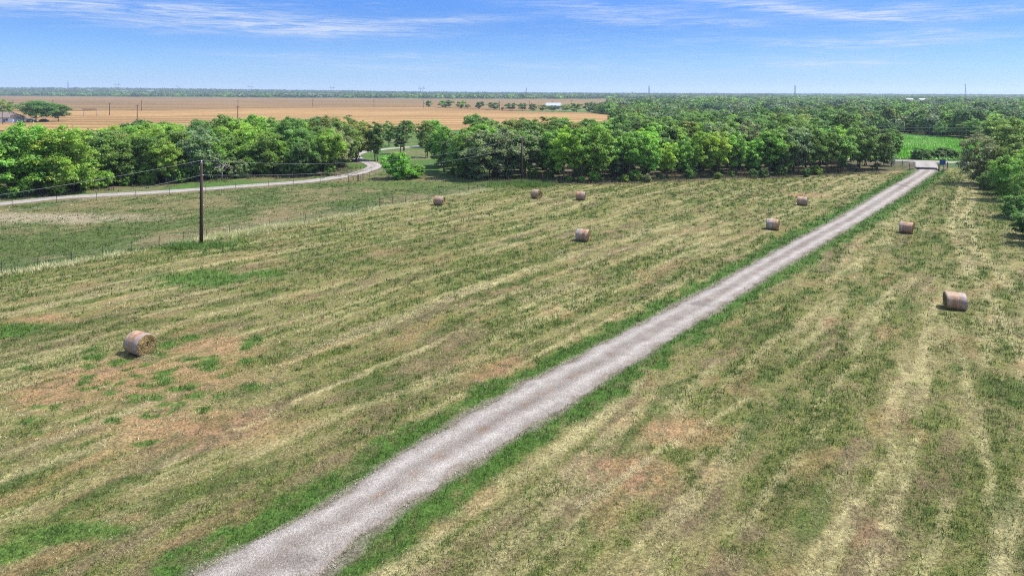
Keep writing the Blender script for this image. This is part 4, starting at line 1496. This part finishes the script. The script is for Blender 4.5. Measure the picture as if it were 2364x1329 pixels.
# ------------------------------------------------------------------ fences
def fence(name, pts, h, r, label, wires, mat, post_name='post', every=None):
    root = empty(name, (pts[0][0], pts[0][1], 0), 0, label, 'fence')
    o = np.array((pts[0][0], pts[0][1]))
    pm = MB()
    pm.tube([(0, 0, -.25), (0, 0, h)], [r, r], 5)
    me = pm.mesh(post_name, mat)
    rs_ = random.Random(len(pts))
    for p in pts:
        q = link(post_name, me, root)
        q.location = (p[0] - o[0], p[1] - o[1], 0)
        q.rotation_euler = (rs_.gauss(0, .03), rs_.gauss(0, .03), 0)
        q.scale.z = rs_.uniform(.94, 1.06)
    for z in wires:
        m = MB()
        pl = []
        for a, b in zip(pts[:-1], pts[1:]):
            pl.append((a[0] - o[0], a[1] - o[1], z))
            pl.append(((a[0] + b[0]) / 2 - o[0], (a[1] + b[1]) / 2 - o[1], z - .02))
        pl.append((pts[-1][0] - o[0], pts[-1][1] - o[1], z))
        m.tube(pl, .006, 3, False)
        m.build('strand', M['wire'], root)
    return root


gate_i = 18
fence('wire_fence', fen[:gate_i + 1], 1.12, .03, 'wire fence of dark steel posts between pasture and hay field, near part', (.45, .75, 1.05), M['post'])
fence('wire_fence', fen[gate_i + 1:], 1.12, .03, 'wire fence of dark steel posts from the pipe frame to the far weeds', (.45, .75, 1.05), M['post'])
RF = [(-75, 480), (28, 475.6), (130, 470), (223, 463), (312, 456), (391, 449), (475, 442), (543, 437), (620, 432), (677, 428), (739, 425.3), (805, 420.5)]
fence('roadside_fence', [G(*p) for p in RF], 1.2, .035, 'roadside wire fence along the near edge of the winding road', (.4, .8, 1.12), M['post'])
fence('roadside_fence', [G(*p) for p in [(838, 416), (853, 410), (866, 405), (886, 399)]], 1.2, .04, 'short roadside fence from the pipe brace to the bright bush', (.4, .8, 1.12), M['post'])


def pipe_frame(a, b, h, rails, label, name='pipe_gate', r=.06, extra=None):
    root = empty(name, (a[0], a[1], 0), 0, label, 'gate')
    d = np.array((b[0] - a[0], b[1] - a[1], 0.0))
    for k in (0, 1):
        m = MB(); m.tube([d * k + (0, 0, -.3), d * k + (0, 0, h + .08)], r, 8)
        m.build('post', M['pipe'], root)
    for z in rails:
        m = MB(); m.tube([(0, 0, z), d + (0, 0, z)], r * .62, 6)
        m.build('rail', M['pipe'], root)
    for t in (extra or ()):
        m = MB(); m.tube([d * t + (0, 0, rails[0]), d * t + (0, 0, rails[-1])], r * .5, 6)
        m.build('upright', M['pipe'], root)
    return root


pipe_frame(fen[18], fen[19], 1.2, (.42, 1.15), 'dark pipe frame gate standing in the pasture fence', r=.07)
pipe_frame(G(805, 420.5), G(826, 419), 1.25, (.12, 1.2), 'pipe brace at the road corner, left of the pair', 'pipe_brace', r=.07, extra=(.5,))
pipe_frame(G(827.5, 418.8), G(838, 416), 1.25, (.15, .5, .85, 1.2), 'narrow pipe walk gate at the road corner, right of the brace', 'pipe_gate', r=.06, extra=(.5,))

# ------------------------------------------------------------------ entrance
def panel(a, b, h, label, nrail=6, name='wing_panel'):
    """sloping wing of the cattle guard: pipes between two posts"""
    root = empty(name, (a[0], a[1], 0), 0, label, 'rail panel')
    d = np.array((b[0] - a[0], b[1] - a[1], 0.0))
    for k in (0, 1):
        m = MB(); m.tube([d * k + (0, 0, -.3), d * k + (0, 0, h + .1)], .07, 8); m.build('post', M['pipe'], root)
    for j in range(nrail):
        z = .22 + (h - .25) * j / (nrail - 1)
        m = MB(); m.tube([(0, 0, z), d + (0, 0, z)], .045, 6); m.build('rail', M['pipe'], root)


panel(G(2100, 392.5), G(2112.5, 389.5), 1.45, 'dark pipe wing panel left of the cattle guard')
panel(G(2177.5, 398), G(2186.5, 390.5), 1.45, 'dark pipe wing panel right of the cattle guard')


def rails(pix, h, label, zs=(.35, .7, 1.05, 1.3)):
    pts = [G(*p) for p in pix]
    o = np.array((*pts[0], 0.0))
    root = empty('pipe_fence', tuple(o), 0, label, 'fence', 'pipe fences at the entrance')
    for p in pts:
        m = MB(); q = np.array((*p, 0.0)) - o
        m.tube([q + (0, 0, -.3), q + (0, 0, h)], .065, 8); m.build('post', M['pipe'], root)
    for z in zs:
        m = MB(); m.tube([np.array((*p, z)) - o for p in pts], .04, 6); m.build('rail', M['metal'], root)


rails([(2040, 381.5), (2062, 382), (2083, 382.8), (2110, 384.5)], 1.3, 'pipe rail fence left of the entrance along the county road')
rails([(2188, 387.5), (2212, 387.8), (2217, 388), (2240, 389.5)], 1.35, 'pipe rail fence right of the entrance along the county road')
x, y = G(2063, 379)
gp = empty('gate_pillar', (x, y, 0), 0, 'stout grey pillar at the left end of the entrance rails', 'pillar')
m = MB(); m.box((0, 0, .75), (.55, .55, 1.7)); m.build('shaft', mottled('grey_stone', (.20, .19, .18), (.34, .32, .30), 5, .9), gp)
m = MB(); m.box((0, 0, 1.65), (.68, .68, .12)); m.box((0, 0, 1.75), (.4, .4, .1), top=.3); m.build('cap', mottled('pillar_cap', (.30, .29, .28), (.40, .39, .37), 5, .9), gp)
# cattle guard
a, b = np.array(G(2115, 389.3)), np.array(G(2164, 391.3))
ctr, dd_ = (a + b) / 2, b - a
rz = math.atan2(dd_[1], dd_[0])
Lg = float(np.linalg.norm(dd_))
cgd = empty('cattle_guard', (ctr[0], ctr[1], 0), rz, 'dark steel cattle guard grid across the drive at the gate', 'cattle guard')
M['black'] = mottled('black_steel_and_shade', (.012, .012, .016), (.03, .028, .03), 4, .6, .3)
m = MB(); m.box((0, 0, -.02), (Lg, 2.8, .30)); m.build('pit_shade', M['black'], cgd)  # solid black box, paints the shade down in the pit
for j in range(9):
    m = MB(); m.tube([(-Lg / 2, -1.2 + j * .3, .16), (Lg / 2, -1.2 + j * .3, .16)], .045, 6); m.build('bar', M['black'], cgd)
for k in (-1, 1):
    m = MB(); m.box((0, k * 1.48, .08), (Lg + .3, .14, .38)); m.build('curb', mottled('concrete_curb', (.42, .40, .38), (.52, .50, .48), 3, .9) if k == 1 else M['black'], cgd)  # near curb coloured black to paint its shadowed front face
# post and blue sign
x, y = G(2167.6, 396)
sp = empty('brace_post', (x, y, 0), 0, 'brown wooden post at the right end of the cattle guard', 'post')
m = MB(); m.tube([(0, 0, -.3), (0, 0, 1.65)], [.13, .12], 10); m.build('shaft', M['pole'], sp, True)
m = MB(); m.tube([(0, 0, 1.62), (0, 0, 1.72)], [.14, .05], 10); m.build('cap', M['pipe'], sp)
x, y = G(2176, 393.5)
sg = empty('entrance_sign', (x, y, 0), R(-8), 'blue square sign board on legs beside the cattle guard post', 'sign')
m = MB(); m.box((0, 0, 1.78), (1.12, .06, .98)); m.build('panel', mottled('blue_sheet', (.018, .06, .20), (.03, .085, .25), 2, .5, bmp=.05), sg)
m = MB()
m.box((0, -.05, 1.24), (1.2, .09, .09)); m.box((0, 0, 2.31), (1.2, .09, .07)); m.box((-.6, 0, 1.78), (.06, .09, 1.0)); m.box((.6, 0, 1.78), (.06, .09, 1.0))
m.build('frame', mottled('sign_frame', (.06, .07, .10), (.10, .11, .14), 3, .6), sg)
for k in (-.5, .5):
    m = MB(); m.tube([(k, .06, -.3), (k, .06, 2.2)], .045, 6); m.build('leg', M['pipe'], sg)

# ------------------------------------------------------------------ house yard, far left
M['roof'] = mottled('brown_shingle', (.155, .115, .095), (.23, .175, .15), 1.2, .9, bmp=.3)
M['white'] = mottled('pale_siding', (.55, .58, .62), (.66, .69, .73), .8, .7, stretch=(.2, .2, 4), bmp=.1)
M['glass'] = principled('window_glass', (.03, .04, .05), .12, 0, .6)[0]
hx, hy = G(0, 284)
house = empty('farm_house', (hx - 5.5, hy + 4, 0), 0, 'low farm house with brown hipped roof and pale walls', 'house')
m = MB(); m.box((0, 0, 1.5), (25, 9, 3.2)); m.build('wall', M['white'], house)
rf = MB()
ev = [(-13.2, -5.3, 3.0), (13.2, -5.3, 3.0), (13.2, 5.3, 3.0), (-13.2, 5.3, 3.0), (-9.2, 0, 5.8), (9.2, 0, 5.8)]
rf.add(ev, [(0, 1, 5, 4), (1, 2, 5), (2, 3, 4, 5), (3, 0, 4), (3, 2, 1, 0)])
rf.build('roof', M['roof'], house)
for k in range(5):
    w = MB(); w.box((-9 + k * 4.6, -4.53, 1.75), (1.5, .10, 1.4)); f = w.build('window', principled('window_frame_white', (.7, .7, .7), .5)[0], house)
    p_ = MB(); p_.box((-9 + k * 4.6, -4.60, 1.75), (1.3, .05, 1.2)); p_.build('pane', M['glass'], f)
w = MB(); w.box((8, -4.53, 1.1), (1.0, .1, 2.1)); w.build('door', principled('door_paint', (.22, .12, .08), .6)[0], house)
# utility post in front of the house
x, y = G(6, 288)
yp = empty('utility_pole', (x, y, 0), 0, 'thin pole standing in front of the brown roofed house', 'utility pole', 'far poles in the fields')
m = MB(); m.tube([(0, 0, -.3), (0, 0, 8.0)], [.13, .09], 8); m.build('shaft', M['pole'], yp)
m = MB(); m.box((0, 0, 7.6), (.5, .3, .5)); m.build('lamp_head', M['metal'], yp)


def car(px, py, rz, color, label, dark=False):
    x, y = G(px, py)
    paint = principled('car_paint', color, .35, .2, .5)[0]
    root = empty('parked_car', (x, y, .25), rz, label, 'car', 'vehicles parked in the yard')
    b = MB()
    prof = [(-2.3, .45), (-2.3, .95), (-2.1, 1.05), (-1.55, 1.08), (-.95, 1.62), (.55, 1.66), (1.15, 1.12), (2.1, 1.0), (2.3, .85), (2.3, .45)]
    n = len(prof)
    vs = [(x_, -.86, z) for x_, z in prof] + [(x_, .86, z) for x_, z in prof]
    b.add(vs, [tuple(range(n)), tuple(range(2 * n - 1, n - 1, -1))] + [(i, i + n, (i + 1) % n + n, (i + 1) % n) for i in range(n)])
    b.build('body', paint, root)
    for s in (-1, 1):
        w = MB(); w.add([(-1.25, s * .875, 1.15), (-.88, s * .875, 1.54), (.45, s * .875, 1.56), (.88, s * .875, 1.15)], [(0, 1, 2, 3)]); w.build('side_window', M['glass'], root)
        for q in (-1.4, 1.45):
            t_ = MB(); t_.tube([(q, s * .70, .36), (q, s * .90, .36)], .36, 14); wo = t_.build('wheel', M['black'], root)
            h_ = MB(); h_.tube([(q, s * .90, .36), (q, s * .92, .36)], .2, 10); h_.build('rim', M['metal'], wo)
    w = MB(); w.add([(.60, -.78, 1.63), (1.13, -.78, 1.15), (1.13, .78, 1.15), (.60, .78, 1.63)], [(0, 1, 2, 3)]); o = w.build('windshield', M['glass'], root)
    o.location.x = .02


car(60, 279.5, R(12), (.33, .35, .38), 'silver car parked by the far house, left of the large tree trunk')
car(71, 282.0, R(5), (.40, .41, .43), 'pale silver car parked nearest the trunk of the large yard tree')
car(101, 282.5, R(-6), (.012, .012, .016), 'black car parked in the shade between the two yard trees')
yard = [G(*p) for p in [(30, 288), (40, 273), (150, 276), (160, 288)]]
sheet('gravel_yard', yard, .2, mottled('yard_gravel', (.40, .38, .36), (.52, .50, .47), .6, .95), 'gravel yard with parked vehicles beside the far house', 'yard')
# ranch gate frame
D = 455
xa, _ = at_depth(193.5, 253, D); xb, _ = at_depth(222.5, 253, D)
rgf = empty('ranch_gate_frame', ((xa + xb) / 2, D, 0), 0, 'tall ranch entry frame of two posts and double beam', 'gate frame')
hw = (xb - xa) / 2
for s in (-1, 1):
    m = MB(); m.tube([(s * hw, 0, -.3), (s * hw, 0, 5.3)], .17, 8); m.build('post', M['metal'], rgf)
m = MB(); m.box((-.6, 0, 5.2), (hw * 2 + 1.6, .3, .42)); m.build('beam', M['pipe'], rgf)
m = MB(); m.box((0, 0, 4.5), (hw * 2, .3, .34)); m.build('beam', M['pipe'], rgf)
m = MB(); m.tube([(0, 0, 4.5), (0, 0, 5.2)], .1, 6); m.build('strut', M['pipe'], rgf)

# ------------------------------------------------------------------ far buildings
M['tin'] = mottled('pale_tin_roof', (.34, .35, .36), (.42, .43, .44), .4, .45, .2, stretch=(6, .1, 1), bmp=.1)
M['shed_wall'] = mottled('shed_wall', (.07, .08, .09), (.11, .12, .13), .4, .7)


def shed(px, py, D, w, dpt, h, label, rz=0.0, name='metal_barn', roofh=1.0, z=0.0, roof=None):
    x, _ = at_depth(px, py, D)
    root = empty(name, (x, D, z), rz, label, 'barn' if 'barn' in name else 'building', 'far buildings')
    m = MB(); m.box((0, 0, h / 2 - .2), (w, dpt, h + .4)); m.build('wall', M['shed_wall'], root)
    m = MB()
    a, b, e = w / 2 + .5, dpt / 2 + .5, h + .15
    m.add([(-a, -b, e), (a, -b, e), (a, b, e), (-a, b, e), (-a, 0, e + roofh), (a, 0, e + roofh), (-a, -b, e - .25), (a, -b, e - .25), (a, b, e - .25), (-a, b, e - .25)],
          [(0, 1, 5, 4), (2, 3, 4, 5), (0, 4, 3, 9, 6), (1, 7, 8, 2, 5), (0, 6, 7, 1), (3, 2, 8, 9), (6, 9, 8, 7)])
    m.build('roof', roof or M['tin'], root)
    m = MB(); m.box((w * .2, -dpt / 2 - .05, h * .4), (w * .22, .2, h * .75)); m.build('door', principled('barn_door', (.16, .17, .19), .6)[0], root)
    return root


shed(1278, 250, 745, 15, 15, 3.3, 'metal barn with pale tin roof behind the hedgerow trees', R(-12), roofh=3.0)
for px, D, w, h, lab in [(732, 2480, 66, 9.0, 'long white roofed building far off behind the brown field'), (604, 2150, 60, 3.6, 'long low pale roof at the field edge left of the white building'), (290, 3000, 24, 11, 'pale roof on the dark ridge below the crossarm tower'), (348, 3200, 26, 12, 'pale low roof on the ridge, right of its twin'), (208, 3100, 16, 13, 'small pale roof on the ridge at the far left'), (2128, 1010, 9, 8.0, 'white roof among the far right woods'), (2098, 1050, 9, 8.0, 'grey white roof left of its brighter neighbour in the right woods')]:
    zz = float(ridge(np.array([(px - CX) / FPX * D]), np.array([float(D)]))[0])
    shed(px, 225, D, w, 22 if D > 2000 else 10, h + 1.0, lab, 0, 'far_shed', 2.0, zz)


# ------------------------------------------------------------------ transmission towers
def vee_tower(h):
    parts_ = {}
    m = MB()
    for s in (-1, 1):
        for q in (-.9, .9):
            m.tube([(0, q * .3, 0), (s * h * .16 , q, h * .70), (s * h * .20, q, h * .86)], .45, 4)
        m.tube([(0, 0, 0), (s * h * .145, 0, h * .62), (s * h * .24, 0, h)], .5, 4)
        for k in range(6):
            t0, t1 = k / 6, (k + 1) / 6
            m.tube([(s * h * .16 * t0, -.9 * t0, h * .7 * t0), (s * h * .16 * t1, .9 * t1, h * .7 * t1)], .14, 3)
    parts_['mast'] = m
    a = MB()
    for z in (.68, .74):
        a.tube([(-h * .36, 0, h * z), (h * .36, 0, h * z)], .42, 4)
    for k in range(-5, 5):
        a.tube([(h * .072 * k, 0, h * .68), (h * .072 * (k + 1), 0, h * .74)], .14, 3)
    parts_['crossarm'] = a
    s_ = MB()
    for x_ in (-.33, 0, .33):
        s_.tube([(h * x_, 0, h * .68), (h * x_, 0, h * .60)], .18, 4)
    parts_['insulator'] = s_
    return parts_


def lattice_tower(h, arms=True):
    m = MB()
    w0, w1 = h * .075, h * .018
    lv = 9
    for cx_, cy_ in ((-1, -1), (1, -1), (1, 1), (-1, 1)):
        m.tube([(cx_ * w0, cy_ * w0, 0), (cx_ * w1 * 1.4, cy_ * w1 * 1.4, h * .6), (cx_ * w1, cy_ * w1, h)], .40, 4)
    for k in range(lv):
        t0, t1 = k / lv, (k + 1) / lv
        a, b = w0 + (w1 - w0) * t0 ** .7, w0 + (w1 - w0) * t1 ** .7
        for s in (-1, 1):
            m.tube([(-a, s * a, h * t0), (b, s * b, h * t1)], .13, 3)
            m.tube([(a, s * a, h * t0), (-b, s * b, h * t1)], .13, 3)
            m.tube([(s * a, -a, h * t0), (s * b, b, h * t1)], .13, 3)
    c = MB()
    for z, wd in ((.66, .10), (.78, .12), (.90, .10)) if arms else ((.5, .05), (.72, .045)):
        c.tube([(-h * wd, 0, h * z), (h * wd, 0, h * z)], .26, 4)
        c.tube([(-h * wd, 0, h * z), (0, 0, h * (z + .05)), (h * wd, 0, h * z)], .14, 3)
    t_ = MB()
    for s in (-1, 1):
        t_.tube([(s * w1 * 1.2, 0, h), (s * h * .035, 0, h * 1.06)], .2, 4)
    return {'mast': m, 'crossarm': c, 'peak': t_}


protos = {'vee': vee_tower(45), 'lat': lattice_tower(45), 'comm': lattice_tower(50, False)}
mesh_t = {k: {n: q.mesh(n, M['tower']) for n, q in v.items()} for k, v in protos.items()}
for px, top, D, kd, w, lab in [(72, 197, 5200, 'lat', 1, 'faintest tower at the far left of the horizon'), (157, 188, 4300, 'lat', 1.0, 'slim lattice tower left of the first V-shaped one'), (270, 190, 4300, 'vee', 1.15, 'V-shaped power tower farthest left on the horizon'),
                               (411, 195, 4500, 'vee', .8, 'V-shaped power tower, second from the left'), (578, 195, 4100, 'vee', 1, 'V-shaped power tower above the ridge end, third from the left'), (767, 196.5, 3700, 'vee', .9, 'V-shaped power tower above the long white roof'),
                               (973.5, 197.5, 3300, 'vee', 1.0, 'V-shaped power tower farthest right of its kind'), (1215, 201, 2900, 'lat', .9, 'lattice tower with forked top above the hedgerow'), (1498.5, 197, 2450, 'lat', .9, 'lattice tower standing over the end of the brown field'),
                               (1835.5, 196, 2350, 'lat', .9, 'lattice tower above the right woods, left of the mast'), (2229, 192, 2000, 'comm', .7, 'tall thin mast farthest right on the horizon')]:
    x, ztop = at_depth(px, top, D)
    zb = float(ridge(np.array([x]), np.array([float(D)]))[0])
    hh = 50 if kd == 'comm' else 45
    s = (ztop - zb) / (hh * (1.06 if kd != 'vee' else 1.0))
    root = empty('power_tower', (x, D, zb), 0.15, lab, 'tower', 'towers on the horizon')
    root.scale = (s * w, s * w, s)
    for nme, me in mesh_t[kd].items():
        link(nme, me, root)

# ------------------------------------------------------------------ haze
hm = bpy.data.materials.new('thin_haze')
hm.use_nodes = True
t = NT(hm.node_tree)
t.n.clear()
out = t.new('ShaderNodeOutputMaterial')
pv = t.new('ShaderNodeVolumePrincipled')
pv.inputs['Color'].default_value = (.72, .84, 1.0, 1)
pv.inputs['Density'].default_value = 1.1e-4
pv.inputs['Anisotropy'].default_value = .2
t.l.new(pv.outputs[0], out.inputs['Volume'])
m = MB(); m.box((0, 4700, 44), (19400, 9900, 92))
hz = m.build('haze', hm)
set_props(hz, 'thin blue air over the whole country', 'haze', kind='stuff')
print('trees', treecount, 'objects', len(SC.objects))
